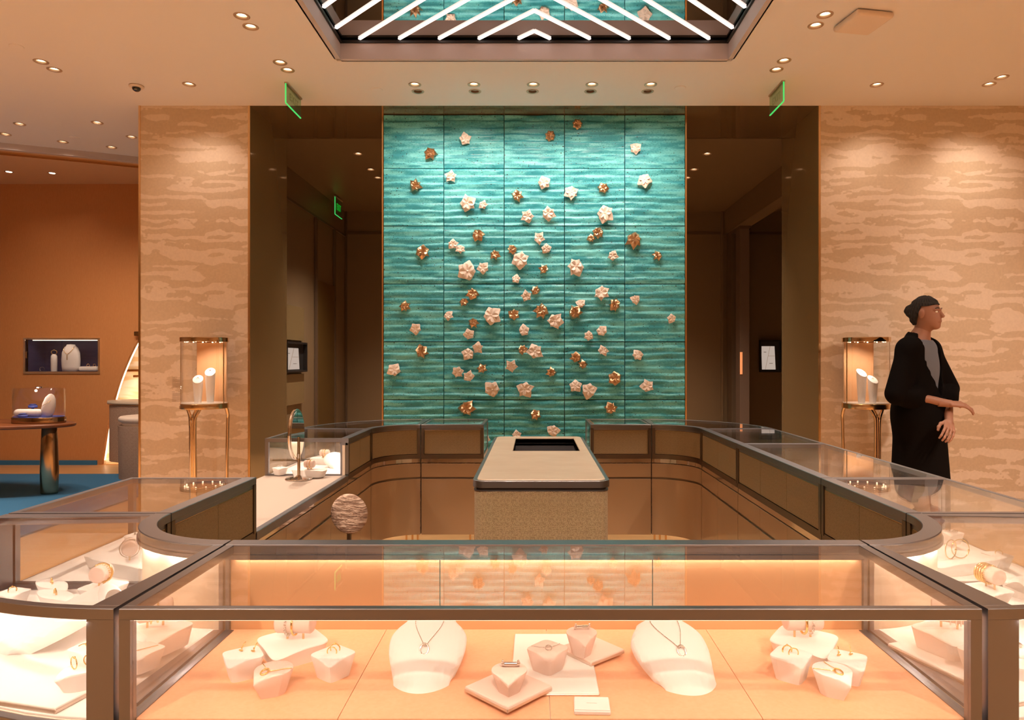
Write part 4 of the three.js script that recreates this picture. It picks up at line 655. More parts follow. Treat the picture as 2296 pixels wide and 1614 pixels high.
{ // curved corner case, right
  const p = tray(2170, 1492, 0.120, 0.260, 18, 'white plate laid diagonally in the right curved corner case', DECK, 0.010, M.white);
  const d = stand('square', 2126, 1412, 0.060, 0.040, -20, 'large white block with silver-ringed roll in the right corner case', { base: p.y, dip: 0.15, taper: 0.86 });
  const rd = roll(d, 0.004, -0.012, -10, 0.021, 0.064, 0.012, 'padded bangle roll at the rear of the right corner plate'); bracelet(rd, 0.002, 'left slim bangle on the roll of the right corner plate', { m: M.silver, t: 0.0014 }); bracelet(rd, 0.012, 'middle slim bangle on the roll of the right corner plate', { m: M.silver, t: 0.0014 }); bracelet(rd, 0.020, 'right slim bangle on the roll of the right corner plate', { m: M.silver, t: 0.0014 });
  const c = stand('square', 2196, 1456, 0.034, 0.038, -14, 'white block with tiny silver earrings beside the right corner post', { base: p.y, dip: 0.1 }); earring(c, 0.0, -0.002, 0, 'tiny silver earring on the block beside the right corner post', { m: M.silver });
  const e = stand('square', 2282, 1444, 0.036, 0.036, -30, 'white block with chain necklace at the right picture edge', { dip: 0.2 }); pendant(e, [[-0.03, 0.001, -0.004], [-0.008, 0.0012, 0.004], [0.014, 0.001, 0.004]], [0.0, 0.002, 0.012], 'fine chain necklace on the block at the right picture edge', { m: M.silver });
  stand('oval', 2300, 1490, 0.026, 0.034, 50, 'white oval block cut by the right picture edge', { base: DECK, dip: 0.3, taper: 0.7 });
  bust(1.17, -1.52, 74, 'white bust lying sideways at the far right of the corner case', 1.2);
  const f = stand('square', 2214, 1318, 0.050, 0.034, -30, 'white block under the gold-stacked roll at right', { dip: 0.2 });
  const rf = roll(f, 0.006, -0.004, -52, 0.0195, 0.060, 0.014, 'padded roll with five gold bracelets at right, end towards viewer'); for (let k = 0; k < 5; k++) bracelet(rf, -0.022 + k * 0.0062, `gold bracelet on the right roll, ${ordinal[k]} of five from its far end`, k === 4 ? { chain: true } : { t: 0.0024, skew: (k - 2) * 0.05 });
  const g = stand('drop', 2200, 1338, 0.030, 0.026, -150, 'oval-topped necklace stand with fine gold chain at right', { dip: 0.05, taper: 1.2, mat: M.suedePink });
  pendant(g, [[-0.03, -0.018, 0.036], [0.0, -0.018, 0.046], [0.036, -0.020, 0.040], [0.072, -0.022, 0.030]], null, 'fine gold chain lying before the necklace stand at right', { r: 0.0009 });
  stand('square', 2290, 1306, 0.040, 0.034, -20, 'white block at the right picture edge above the corner rail', {});
}
{ // right side cases
  const a = stand('plank', 2150, 1250, 0.066, 0.034, -72, 'long white block with two big gold hoops in the right side case', { dip: 0.2, taper: 0.88 });
  for (const [x, z, d, l] of [[0.008, 0.004, 62, 'left'], [0.004, 0.034, 96, 'right']]) solo('hoop_earring', merge([new THREE.TorusGeometry(0.026, 0.0016, 8, 44).scale(0.86, 1, 1).translate(0, 0.026, 0), new THREE.SphereGeometry(0.0035, 10, 8).translate(0.021, 0.022, 0)]), M.gold, `${l} of two big gold hoops on the long block at right`, 'earring', local(a, x, 0.001, z), a.turn + d * Math.PI / 180);
  const b = stand('square', 2236, 1242, 0.036, 0.036, -30, 'white block with gold ring behind the big hoops', {}); ring(b, 0.004, 0, 0, 'gold ring on the block behind the big hoops', { g: ring2G });
  const c = stand('square', 2132, 1192, 0.034, 0.036, -30, 'white block with sparkling stones behind the right counter curve', {}); for (const [k, x] of [['left', -0.010], ['right', 0.012]]) solo('stud_earring', merge([0, 1, 2, 3].map((i) => new THREE.IcosahedronGeometry(0.0045, 0).translate(0.005 * Math.cos(i * 1.57), 0.004, 0.005 * Math.sin(i * 1.57)))), M.silver, `${k} sparkling stud on the block behind the right counter curve`, 'earring', local(c, x, 0, 0), 0);
  [[1.16, -2.55, 'plank', 70], [1.28, -2.75, 'square', 20], [1.14, -2.95, 'square', 30], [1.27, -3.12, 'boat', 50], [1.17, -3.52, 'plank', 80], [1.28, -3.72, 'square', 10]].forEach(([x, z, k, deg], i) => solo('jewellery_block', blockGeometry(k, 0.042, 0.036, 0.72, 0.32), M.suede, `white display block in the right side cases, ${ordinal[i]} counted from the front`, 'display stand', [x, DECK, z], -deg * Math.PI / 180));
  bust(1.18, -2.85, 90, 'white bust in the middle right side case', 0.9); bust(1.20, -3.90, 90, 'white bust in the right side case nearest the mural', 0.8);
}
// ---------------------------------------------------------------- tall gold pedestal vitrines
function pedestal(label, x, side, labels) {
  const z = -DW + 0.26, R = 0.168, t = thing('pedestal_vitrine', label, 'pedestal display', [x, 0, z]), yb = 0.915, y0 = 0.955, y1 = 1.415, y2 = 1.450;
  const pol = (a, r) => [r * Math.sin(a), r * Math.cos(a)];
  part(t, 'base_ring', lathe([[0, yb], [R - 0.002, yb], [R + 0.002, yb + 0.003], [R + 0.002, y0 - 0.004], [R - 0.004, y0], [0, y0]], 56), M.brass);
  part(t, 'display_floor', cyl(R - 0.008, R - 0.008, 0.004, 0, y0, 0, 56), M.white);
  part(t, 'glass_cylinder', lathe([[R - 0.004, y0], [R - 0.004, y1], [R - 0.009, y1], [R - 0.009, y0], [R - 0.004, y0]].reverse(), 56), M.glass);
  part(t, 'top_ring', lathe([[0.0001, y1 + 0.008], [R - 0.02, y1 + 0.008], [R - 0.02, y1], [R + 0.002, y1], [R + 0.003, y1 + 0.003], [R + 0.003, y2 - 0.003], [R, y2], [0.0001, y2]], 56), M.polished);
  const bulbs = []; for (let k = 0; k < 12; k++) { const [bx, bz] = pol(k * Math.PI / 6, R - 0.035); part(t, 'bulb', new THREE.SphereGeometry(0.006, 10, 8).translate(bx, y1 + 0.003, bz), M.led); }
  for (const a of [0.5, -0.5]) { const [bx, bz] = pol(a, R - 0.035), [qx, qz] = pol(Math.PI - 0.45 * side, R - 0.02); spot(LAMP, [x + bx, y1 - 0.006, z + bz], [x + qx, y0 + 0.16, z + qz], 0.8, 0.40, 1, 0.4); }
  const bp = []; for (let i = 0; i <= 14; i++) { const a = Math.PI + side * (0.80 - 2.0 * i / 14), [nx, nz] = pol(a, 1); bp.push({ x: nx * (R - 0.018), z: nz * (R - 0.018), nx, nz, s: i * 0.018 }); }
  part(t, 'back_panel', sweep(bp, rect(-0.003, 0.003, y0 + 0.004, y1)), M.panelLeather);
  for (const a of [1.36, -1.36, Math.PI - 0.5 * side]) { const [px, pz] = pol(a, R - 0.004); part(t, 'post', cyl(0.0045, 0.0045, y1 - y0, px, y0, pz, 10), M.polished); }
  for (let k = 0; k < 3; k++) { const a = -side * 0.04 + k * 2.0944; const pts = (s) => [[yb + 0.004, R - 0.012, 0.30], [yb - 0.02, R - 0.008, 0.22], [yb - 0.055, R - 0.004, 0.115], [yb - 0.12, R - 0.006, 0.085], [0.45, R - 0.012, 0.085], [0.02, R - 0.014, 0.085]].map(([y, r, w]) => { const [px, pz] = pol(a + s * w, r); return V(px, y, pz); });
    const lg = part(t, 'leg', merge([tube(pts(1), 0.0115, 40, 10), tube(pts(-1), 0.0115, 40, 10), tube(pts(0).map((p) => p.setY(Math.min(p.y, yb - 0.055))).slice(2), 0.010, 20, 8)]), M.polished); lg.castShadow = true; }
  part(t, 'foot_ring', lathe([[R - 0.03, 0], [R + 0.004, 0], [R + 0.004, 0.018], [R - 0.03, 0.018], [R - 0.03, 0]], 48), M.polished);
  labels.forEach(([px, top, lb, rl]) => {
    const h = top, g = new THREE.CylinderGeometry(0.036, 0.024, h, 36, 10).translate(0, h / 2, 0), p = g.attributes.position;
    for (let i = 0; i < p.count; i++) { const y = p.getY(i), q = clamp((y / h - 0.5) / 0.5); p.setX(i, p.getX(i) * (1 + 0.06 * Math.sin(y / h * 3.1))); p.setY(i, y - q * q * 0.8 * (p.getZ(i) + 0.25 * p.getX(i))); }
    g.computeVertexNormals(); const dx = px, dz = 0.035;
    solo('ring_stand', toCreasedNormals(g, 0.7), M.suede, lb, 'display stand', [x + dx, y0 + 0.004, z + dz], 0.0);
    solo('ring', merge([ringG, new THREE.OctahedronGeometry(0.005, 0).translate(0, 0.010, 0)]), M.silver, rl, 'ring', [x + dx, y0 + 0.004 + h + 0.001, z + dz], 0.3);
  });
}
pedestal('tall gold three-legged pedestal vitrine before the left wall panel', (459 - VX) * 5.26 / F, 1, [[-0.032, 0.178, 'shorter white ring stand in the left pedestal vitrine', 'small ring on the shorter stand of the left pedestal vitrine'], [0.060, 0.232, 'taller white ring stand in the left pedestal vitrine', 'small ring on the taller stand of the left pedestal vitrine']]);
pedestal('tall gold three-legged pedestal vitrine behind the walking person at right', (1941 - VX) * 5.26 / F, -1, [[-0.050, 0.226, 'taller white ring stand in the right pedestal vitrine', 'small ring on the taller stand of the right pedestal vitrine'], [0.034, 0.176, 'shorter white ring stand in the right pedestal vitrine', 'small ring on the shorter stand of the right pedestal vitrine']]);
{
  const p = at(396, 875, DW), txt = canvas(256, 640, (c, w, h) => { c.clearRect(0, 0, w, h); c.fillStyle = 'rgba(150, 116, 96, 0.22)'; for (const y0 of [20, 350]) { c.fillRect(20, y0, 70, 14); for (let i = 0; i < 13; i++) c.fillRect(20, y0 + 34 + i * 16, i % 6 === 5 ? 90 + (i * 37) % 90 : 200, 8); } });
  solo('wall_label', new THREE.BoxGeometry(0.084, 0.215, 0.001), std({ map: txt, transparent: true, roughness: 0.8 }), 'faint printed text label on the wall beside the left pedestal vitrine', 'wall label', [p[0], p[1], -DW + 0.0015]);
}
// ---------------------------------------------------------------- the room at left, beyond the curved ceiling edge
const DO = 8.5, wx = (px, d = DO) => (px - VX) * d / F, wy = (py, d = DO) => EYE - (py - HY) * d / F;
const vit = { x0: wx(58), x1: wx(221), y0: wy(833), y1: wy(761) };
{
  const s = new THREE.Shape([[-9.2, 0], [-3.13, 0], [-3.13, 3.43], [-9.2, 3.43]].map((p) => new THREE.Vector2(...p)));
  s.holes.push(new THREE.Path([[vit.x0, vit.y0], [vit.x1, vit.y0], [vit.x1, vit.y1], [vit.x0, vit.y1]].map((p) => new THREE.Vector2(...p))));
  const a = [[228, 1049], [232, 1010], [238, 970], [247, 925], [262, 870], [274, 836], [288, 803], [300, 778], [313, 755], [328, 733], [345, 716]].map(([x, y]) => [wx(x), Math.max(0.002, wy(y))]), top = a[a.length - 1][0] + 0.25;
  const arch = [...a, ...a.slice().reverse().map(([x, y]) => [2 * top - x, y])];
  s.holes.push(new THREE.Path(arch.map((p) => new THREE.Vector2(...p))));
  struct('wall_orange', new THREE.ExtrudeGeometry(s, { depth: 0.04, bevelEnabled: false }).translate(0, 0, -DO - 0.04), M.orange);
  struct('wall_alcove', merge([box(-5.31, -3.13, 0, 2.6, -8.94, -8.90), box(-5.31, -5.30, 0, 2.6, -8.90, -8.54)]), M.onyx);
  // light line that follows the arch edge, behind the wall
  const pts = a.map(([x, y]) => V(x - 0.004, Math.max(0.05, y), -DO - 0.07));
  const strip = thing('alcove_light', 'warm light line following the curved edge of the arched alcove', 'light strip', [pts[4].x, 0, -DO - 0.07]);
  put(strip, 'tube', tube(pts, 0.008, 60, 8), M.led);
  for (let i = 0; i + 1 < pts.length; i += 2) { const p = pts[i], q = pts[Math.min(i + 2, pts.length - 1)], m = p.clone().add(q).multiplyScalar(0.5); areaLight('alcove_glow', LAMP, m.clone().add(V(0.012, 0, -0.02)), q.clone().sub(p), V(0.55, -0.1, -0.8), q.distanceTo(p), 0.016, 62); }
}
struct('ceiling_cove', new THREE.ExtrudeGeometry(new THREE.Shape([[-3.13, 6.4], [-3.13, 8.62], [-9.2, 8.62], [-9.2, 4.0]].map((p) => new THREE.Vector2(...p))), { depth: 0.12, bevelEnabled: false }).rotateX(-Math.PI / 2).translate(0, 3.43, 0), M.orangeDark);
{
  const path = []; let s = 0; lipCurve.forEach(([x, d], i) => { const q = lipCurve[Math.min(i + 1, 16)], p = lipCurve[Math.max(i - 1, 0)], tx = q[0] - p[0], tz = -(q[1] - p[1]), l = Math.hypot(tx, tz); if (i) s += Math.hypot(x - lipCurve[i - 1][0], d - lipCurve[i - 1][1]); path.push({ x, z: -d, nx: tz / l, nz: -tx / l, s }); });
  struct('trim_7', sweep(path, rect(-0.01, 0.03, CY - 0.058, 3.43)), M.lip);
  for (const [o, w] of [[0.86, 0.025], [0.93, 0.025]]) struct('trim_8', sweep(path, rect(o, o + w, 3.415, 3.432)), M.brass);
}
struct('wall_left_room', box(-9.2, -3.13, 0, 3.6, -9.6, -9.5), M.orangeDark);
{ // lamps of the cove
  for (const [px, py, l] of [[20, 385, 'left of two small lamps in the orange cove ceiling'], [117, 388, 'right of two small lamps in the orange cove ceiling']]) {
    const p = onY(px, py, 3.43), o = thing('cove_lamp', l, 'downlight', p, 0);
    part(o, 'trim_ring', rimG, M.can); part(o, 'bulb', new THREE.CylinderGeometry(0.03, 0.03, 0.004, 20).translate(0, -0.001, 0), M.glow);
    spot(LAMP, [p[0], 3.415, p[2]], [p[0], 0, p[2] - 0.5], 0.9, SPOT * 0.05, 1);
  }
}
struct('carpet', box(-9.1, -3.7, 0, 0.014, -7.74, -4.3), M.carpet);
struct('baseboard_left', box(-9.1, wx(215, 8.47), 0, 0.055, -8.5, -8.482), M.carpet);
{ // wall vitrine
  const t = thing('wall_vitrine', 'recessed wall vitrine with navy lining in the orange wall', 'wall vitrine', [(vit.x0 + vit.x1) / 2, vit.y0, -DO]);
  const w = (vit.x1 - vit.x0) / 2, h = vit.y1 - vit.y0, D = 0.34;
  part(t, 'lining', merge([box(-w - 0.012, w + 0.012, -0.012, h + 0.012, -D - 0.012, -D), box(-w - 0.012, -w, -0.012, h + 0.012, -D, 0), box(w, w + 0.012, -0.012, h + 0.012, -D, 0), box(-w, w, h, h + 0.012, -D, 0), box(-w, w, -0.012, 0, -D, 0)]), M.navy);
  part(t, 'frame', merge([box(-w - 0.022, w + 0.022, h, h + 0.02, 0, 0.014), box(-w - 0.022, w + 0.022, -0.028, 0, 0, 0.014), box(-w - 0.022, -w, 0, h, 0, 0.014), box(w, w + 0.022, 0, h, 0, 0.014)]), M.chrome);
  part(t, 'glass_door', box(-w, -0.003, 0, h, 0.002, 0.007), M.glass); part(t, 'glass_door', box(0.003, w, 0, h, 0.002, 0.007), M.glass); part(t, 'handle', box(-w + 0.012, -w + 0.022, h * 0.42, h * 0.62, 0.007, 0.02), M.brass);
  part(t, 'light_strip', box(-w + 0.05, w - 0.05, h - 0.012, h - 0.004, -0.06, -0.045), M.led);
  areaLight('vitrine_glow', COOL, V(t.position.x, vit.y0 + h - 0.014, -DO - 0.053), V(1, 0, 0), V(0, -1, -0.7), 2 * w - 0.1, 0.014, 9);
  const fl = vit.y0, B = (px) => [wx(px, 8.65), fl, -8.66];
  const bb = solo('necklace_bust', lathe([[0.0001, 0], [0.093, 0], [0.10, 0.05], [0.104, 0.12], [0.098, 0.20], [0.078, 0.25], [0.05, 0.275], [0.046, 0.288], [0.0001, 0.292]], 40).scale(1.1, 1.16, 0.6), M.suede, 'white rounded necklace bust inside the navy wall vitrine', 'display bust', B(158));
  const nk = thing('necklace', 'gold chain necklace on the bust in the navy wall vitrine', 'necklace', bb.position.toArray()); part(nk, 'chain', tube([V(-0.062, 0.31, 0.03), V(-0.05, 0.26, 0.062), V(0, 0.215, 0.072), V(0.05, 0.26, 0.062), V(0.062, 0.31, 0.03)], 0.003, 40, 6), M.gold); part(nk, 'pendant', new THREE.CapsuleGeometry(0.004, 0.06, 4, 8).translate(0, 0.175, 0.074), M.gold);
  solo('display_column', lathe([[0.0001, 0], [0.034, 0], [0.036, 0.15], [0.034, 0.19], [0.02, 0.212], [0.0001, 0.216]], 28), M.suede, 'slim white bangle column inside the navy wall vitrine', 'display stand', B(120));
  const ck = thing('bangle', 'gold bangle standing on the slim column in the navy vitrine', 'bracelet', [B(120)[0], fl + 0.212, -8.66]); part(ck, 'band', new THREE.TorusGeometry(0.028, 0.004, 8, 30).scale(1.25, 0.95, 1).translate(0, 0.026, 0), M.gold); part(ck, 'clasp', new THREE.SphereGeometry(0.007, 10, 8).translate(0, 0.052, 0), M.gold);
  solo('display_cushion', new RoundedBoxGeometry(0.24, 0.062, 0.14, 4, 0.03).translate(0, 0.031, 0), M.suede, 'low white cushion at the right inside the navy wall vitrine', 'display stand', B(202));
  for (const [k, x] of [['left', -0.03], ['right', 0.05]]) solo('ring', new THREE.TorusGeometry(0.015, 0.003, 8, 24), M.gold, `${k} gold ring on the low cushion in the navy vitrine`, 'ring', [B(202)[0] + x, fl + 0.077, -8.66], 0.5);
  solo('ring', new THREE.TorusGeometry(0.026, 0.002, 8, 30).translate(0, 0.029, 0), M.silver, 'thin silver hoop standing alone in the navy wall vitrine', 'ring', [B(98)[0], fl, -8.62], 0.3);
}
{ // alcove furniture
  const t = thing('alcove_counter', 'curved counter with pink woven front before the glowing alcove', 'counter', [-4.45, 0, -8.25]);
  part(t, 'body', cyl(0.56, 0.56, 0.66, 0, 0.10, 0, 64).scale(1, 1, 0.55), M.pink); part(t, 'plinth', cyl(0.42, 0.42, 0.10, 0, 0, 0, 48).scale(1, 1, 0.55), M.bronze);
  part(t, 'worktop', lathe([[0, 0.765], [0.58, 0.765], [0.585, 0.78], [0.58, 0.805], [0, 0.808]], 64).scale(1, 1, 0.56), M.stone); part(t, 'rim', cyl(0.565, 0.565, 0.012, 0, 0.757, 0, 64).scale(1, 1, 0.555), M.brass);
  const q = thing('pedestal', 'round pink woven pedestal with cream top beside the left wall panel', 'pedestal', [-4.19, 0, -7.60]);
  part(q, 'body', cyl(0.30, 0.31, 0.58, 0, 0, 0, 48), M.pink); part(q, 'neck', cyl(0.275, 0.275, 0.03, 0, 0.58, 0, 48), M.cream); part(q, 'top', lathe([[0, 0.61], [0.285, 0.612], [0.305, 0.632], [0.305, 0.66], [0.29, 0.674], [0, 0.68]], 48), M.cream);
  for (const [px0, px1, py, l] of [[289, 330, 833, 'longer bronze ledge on the glowing alcove wall'], [307, 345, 846, 'shorter bronze ledge on the glowing alcove wall']]) { const y = wy(py, 8.8); solo('wall_ledge', box(0, (px1 - px0) * 8.85 / F, 0, 0.03, 0, 0.14, 0.006), M.bronze, l, 'shelf', [wx(px0, 8.85), y, -8.90]); }
  const p = at(311, 753, 8.45); const sp = thing('picture_light', 'small dark lamp block above the alcove beside the wall panel edge', 'wall lamp', [p[0], p[1], -8.5]); part(sp, 'body', box(-0.05, 0.06, 0, 0.055, 0, 0.07, 0.008), M.bronze); part(sp, 'arm', box(-0.01, 0.01, 0.01, 0.04, 0, 0.02), M.black);
}
{ // oval table with glass drum
  const t = thing('oval_table', 'long oval walnut table on polished bronze legs standing on blue carpet', 'table', [-5.62, 0, -6.6]);
  const s = new THREE.Shape(); s.absellipse(0, 0, 1.24, 0.46, 0, Math.PI * 2);
  part(t, 'tabletop', new THREE.ExtrudeGeometry(s, { depth: 0.012, bevelEnabled: true, bevelSize: 0.022, bevelThickness: 0.012, bevelOffset: -0.022, bevelSegments: 4, curveSegments: 48 }).rotateX(-Math.PI / 2).translate(0, 0.66, 0), M.walnut);
  for (const x of [1.02, -1.02]) part(t, 'leg', lathe([[0, 0.014], [0.074, 0.014], [0.078, 0.03], [0.082, 0.24], [0.074, 0.50], [0.066, 0.649], [0, 0.649]], 40).scale(1, 1, 0.75).translate(x, 0, 0), M.bronze);
  const c = thing('glass_drum', 'glass drum vitrine with bronze base on the oval table', 'display case', [wx(84, 6.6), 0.685, -6.62]);
  part(c, 'base', lathe([[0, 0], [0.236, 0], [0.24, 0.006], [0.24, 0.05], [0.234, 0.056], [0, 0.056]], 56).scale(1, 1, 0.66), M.bronze); part(c, 'floor', cyl(0.225, 0.225, 0.003, 0, 0.056, 0, 48).scale(1, 1, 0.66), M.blue);
  part(c, 'glass', lathe([[0.226, 0.058], [0.232, 0.058], [0.232, 0.33], [0.0001, 0.33], [0.0001, 0.324], [0.226, 0.324], [0.226, 0.058]], 56).scale(1, 1, 0.66), M.glass); part(c, 'knob', lathe([[0, 0.33], [0.03, 0.33], [0.03, 0.345], [0, 0.35]], 24), M.chrome);
  const L = new THREE.PointLight(COOL, 0.10, 0, 2); L.position.set(c.position.x, 0.99, -6.58); scene.add(L); part(c, 'bulb', new THREE.SphereGeometry(0.012, 12, 8).translate(0, 0.305, 0.04), M.led);
  const y = 0.685 + 0.059;
  solo('display_bust', lathe([[0.0001, 0], [0.05, 0], [0.062, 0.04], [0.064, 0.10], [0.05, 0.165], [0.025, 0.20], [0.0001, 0.21]], 32).scale(0.95, 1, 0.6).rotateZ(-0.22).translate(-0.005, 0.012, 0), M.suede, 'white egg-shaped bust in the glass drum vitrine', 'display bust', [wx(106, 6.6), y, -6.60]);
  solo('display_bolster', new THREE.CapsuleGeometry(0.036, 0.19, 8, 20).rotateZ(Math.PI / 2).translate(0, 0.036, 0), M.suede, 'long white bolster in the glass drum vitrine', 'display stand', [wx(66, 6.6), y, -6.585]);
  for (const [px, dz, yy, l] of [[64, 0.075, 0, 'small round blue box at the front of the glass drum'], [60, -0.03, 0.078, 'small round blue box behind the bolster in the glass drum']]) { const b = thing('ring_box', l, 'box', [wx(px, 6.6), y, -6.60 + dz]); if (yy) part(b, 'foot', cyl(0.012, 0.012, yy, 0, 0, -0.05, 16), M.blue); part(b, 'box', lathe([[0, 0], [0.036, 0], [0.038, 0.004], [0.038, 0.024], [0, 0.026]], 28).translate(0, yy, yy ? -0.05 : 0), M.blue); part(b, 'lid', lathe([[0, 0.026], [0.034, 0.026], [0.022, 0.036], [0, 0.038]], 28).translate(0, yy, yy ? -0.05 : 0), M.blue); }
  solo('necklace', tube([V(-0.045, 0.075, 0.036), V(-0.02, 0.10, 0.044), V(0.02, 0.125, 0.043), V(0.055, 0.155, 0.03)], 0.002, 30, 6), M.gold, 'fine gold chain across the egg-shaped bust in the glass drum', 'necklace', [wx(106, 6.6), y, -6.60]);
}
// ---------------------------------------------------------------- the person behind the right counter
{
  const D = 4.9, X0 = (2060 - VX) * D / F, fw = V(0.62, 0, 0.785), lf = V(0.785, 0, -0.62);   // facing, and the person's left
  const J = (l, u, f) => V(lf.x * l + fw.x * f, u, lf.z * l + fw.z * f);
  const t = thing('person', 'person in black wide-sleeved jacket over a pale blouse, walking behind the right counter', 'person', [X0, 0, -D]);
  const cap = (p, a, b, ra, rb) => { const ab = b.clone().sub(a), h = clamp(p.clone().sub(a).dot(ab) / ab.lengthSq()); return p.distanceTo(a.clone().addScaledVector(ab, h)) - (ra + (rb - ra) * h); };
  const inv = (p) => [p.x * lf.x + p.z * lf.z, p.y, p.x * fw.x + p.z * fw.z];
  const ell = (p, c, r) => { const a = inv(p), b = inv(c), x = (a[0] - b[0]) / r[0], y = (a[1] - b[1]) / r[1], z = (a[2] - b[2]) / r[2], k = Math.hypot(x, y, z); return (k - 1) * Math.min(...r); };
  const sm = (a, b, k) => { const h = clamp(0.5 + 0.5 * (b - a) / k); return b + (a - b) * h - k * h * (1 - h); };
  function solid(f, c, half, cell) {                      // mesh the zero level of a distance field in a cube
    const n = Math.ceil(2 * half / cell), mc = new MarchingCubes(n, M.skin, false, false, 160000); mc.isolation = 0; const p = V(0, 0, 0);
    for (let k = 0, q = 0; k < n; k++) for (let j = 0; j < n; j++) for (let i = 0; i < n; i++, q++) { p.set(c.x + half * (2 * i / n - 1), c.y + half * (2 * j / n - 1), c.z + half * (2 * k / n - 1)); mc.field[q] = -f(p); }
    mc.update();
    const g = new THREE.BufferGeometry(), m = mc.count, a = Float32Array.from(mc.positionArray.subarray(0, m * 3)); for (let i = 0; i < a.length; i += 3) { a[i] = a[i] * half + c.x; a[i + 1] = a[i + 1] * half + c.y; a[i + 2] = a[i + 2] * half + c.z; }
    const nn = new Float32Array(a.length), e = 0.004; let s = 0;
    for (let i = 0; i < a.length; i += 3) { p.set(a[i], a[i + 1], a[i + 2]); const f0 = f(p), d = [0, 0, 0]; for (const [x, ax] of [[0, 'x'], [1, 'y'], [2, 'z']]) { p[ax] += e; d[x] = f(p) - f0; p[ax] -= e; } const l = Math.hypot(...d) || 1; nn[i] = d[0] / l; nn[i + 1] = d[1] / l; nn[i + 2] = d[2] / l; }
    for (let i = 0; i + 8 < a.length; i += 9) { const u = V(a[i + 3] - a[i], a[i + 4] - a[i + 1], a[i + 5] - a[i + 2]), v = V(a[i + 6] - a[i], a[i + 7] - a[i + 1], a[i + 8] - a[i + 2]); u.cross(v); s += Math.sign(u.x * nn[i] + u.y * nn[i + 1] + u.z * nn[i + 2]); }
    if (s < 0) for (const b of [a, nn]) for (let i = 0; i + 8 < b.length; i += 9) for (let q = 0; q < 3; q++) { const w = b[i + 3 + q]; b[i + 3 + q] = b[i + 6 + q]; b[i + 6 + q] = w; }
    g.setAttribute('position', new THREE.BufferAttribute(a, 3)); g.setAttribute('normal', new THREE.BufferAttribute(nn, 3)); g.setAttribute('uv', new THREE.BufferAttribute(new Float32Array(m * 2), 2)); return g;
  }
  const head = J(0, 1.60, 0.055), neck = J(0, 1.44, 0.0), sR = J(-0.165, 1.355, 0), sL = J(0.165, 1.355, 0), eR = J(-0.245, 1.05, -0.035), eL = J(0.235, 1.075, 0.09), hR = J(-0.03, 0.985, 0.205), hL = J(-0.075, 0.865, 0.225);
  const hip = (s) => J(s * 0.09, 0.90, 0), knee = (s) => J(s * 0.085, 0.49, s * 0.05 + 0.02), ank = (s) => J(s * 0.08, 0.08, s * 0.10), toe = (s) => J(s * 0.085, 0.03, s * 0.10 + 0.15);
  const torso = (p, k) => { let d = ell(p, J(0, 1.22, 0.0), [0.165 + k, 0.24 + k, 0.115 + k]); d = sm(d, ell(p, J(0, 0.93, 0), [0.165 + k, 0.15 + k, 0.12 + k]), 0.09); d = sm(d, cap(p, sR, sL, 0.048 + k, 0.048 + k), 0.06); for (const e of [sR, sL]) d = sm(d, cap(p, J(0, 1.43, -0.01), e, 0.050 + k * 0.6, 0.038 + k), 0.04); return d; };
  const body = (p) => { let d = torso(p, -0.01); d = sm(d, cap(p, J(0, 1.36, -0.005), J(0, 1.53, 0.035), 0.056, 0.05), 0.04);
    for (const [s, e, h] of [[sR, eR, hR], [sL, eL, hL]]) { d = sm(d, cap(p, s, e, 0.047, 0.039), 0.03); d = sm(d, cap(p, e, h, 0.039, 0.025), 0.02); }
    for (const s of [-1, 1]) { d = sm(d, cap(p, hip(s), knee(s), 0.082, 0.054), 0.04); d = sm(d, cap(p, knee(s), ank(s), 0.054, 0.036), 0.02); d = sm(d, cap(p, ank(s), toe(s), 0.036, 0.026), 0.02); } return d; };
  const skull = (p) => { let d = ell(p, head.clone().add(J(0, 0.018, -0.012)), [0.074, 0.098, 0.092]); d = sm(d, ell(p, head.clone().add(J(0, -0.045, 0.022)), [0.056, 0.066, 0.068]), 0.03);
    d = sm(d, cap(p, head.clone().add(J(0, 0.018, 0.082)), head.clone().add(J(0, -0.018, 0.102)), 0.008, 0.012), 0.012); d = sm(d, ell(p, head.clone().add(J(0, -0.088, 0.062)), [0.026, 0.018, 0.02]), 0.02);
    for (const s of [-1, 1]) { d = Math.max(d, -ell(p, head.clone().add(J(s * 0.031, 0.012, 0.088)), [0.017, 0.010, 0.012])); d = sm(d, cap(p, head.clone().add(J(s * 0.012, 0.030, 0.083)), head.clone().add(J(s * 0.046, 0.028, 0.068)), 0.007, 0.006), 0.012); d = sm(d, ell(p, head.clone().add(J(s * 0.076, 0.0, -0.006)), [0.010, 0.032, 0.019]), 0.006); }
    d = sm(d, cap(p, head.clone().add(J(-0.018, -0.052, 0.082)), head.clone().add(J(0.018, -0.052, 0.082)), 0.0065, 0.0065), 0.006);
    return sm(d, cap(p, J(0, 1.40, 0.0), head.clone().add(J(0, -0.06, -0.02)), 0.052, 0.05), 0.03); };
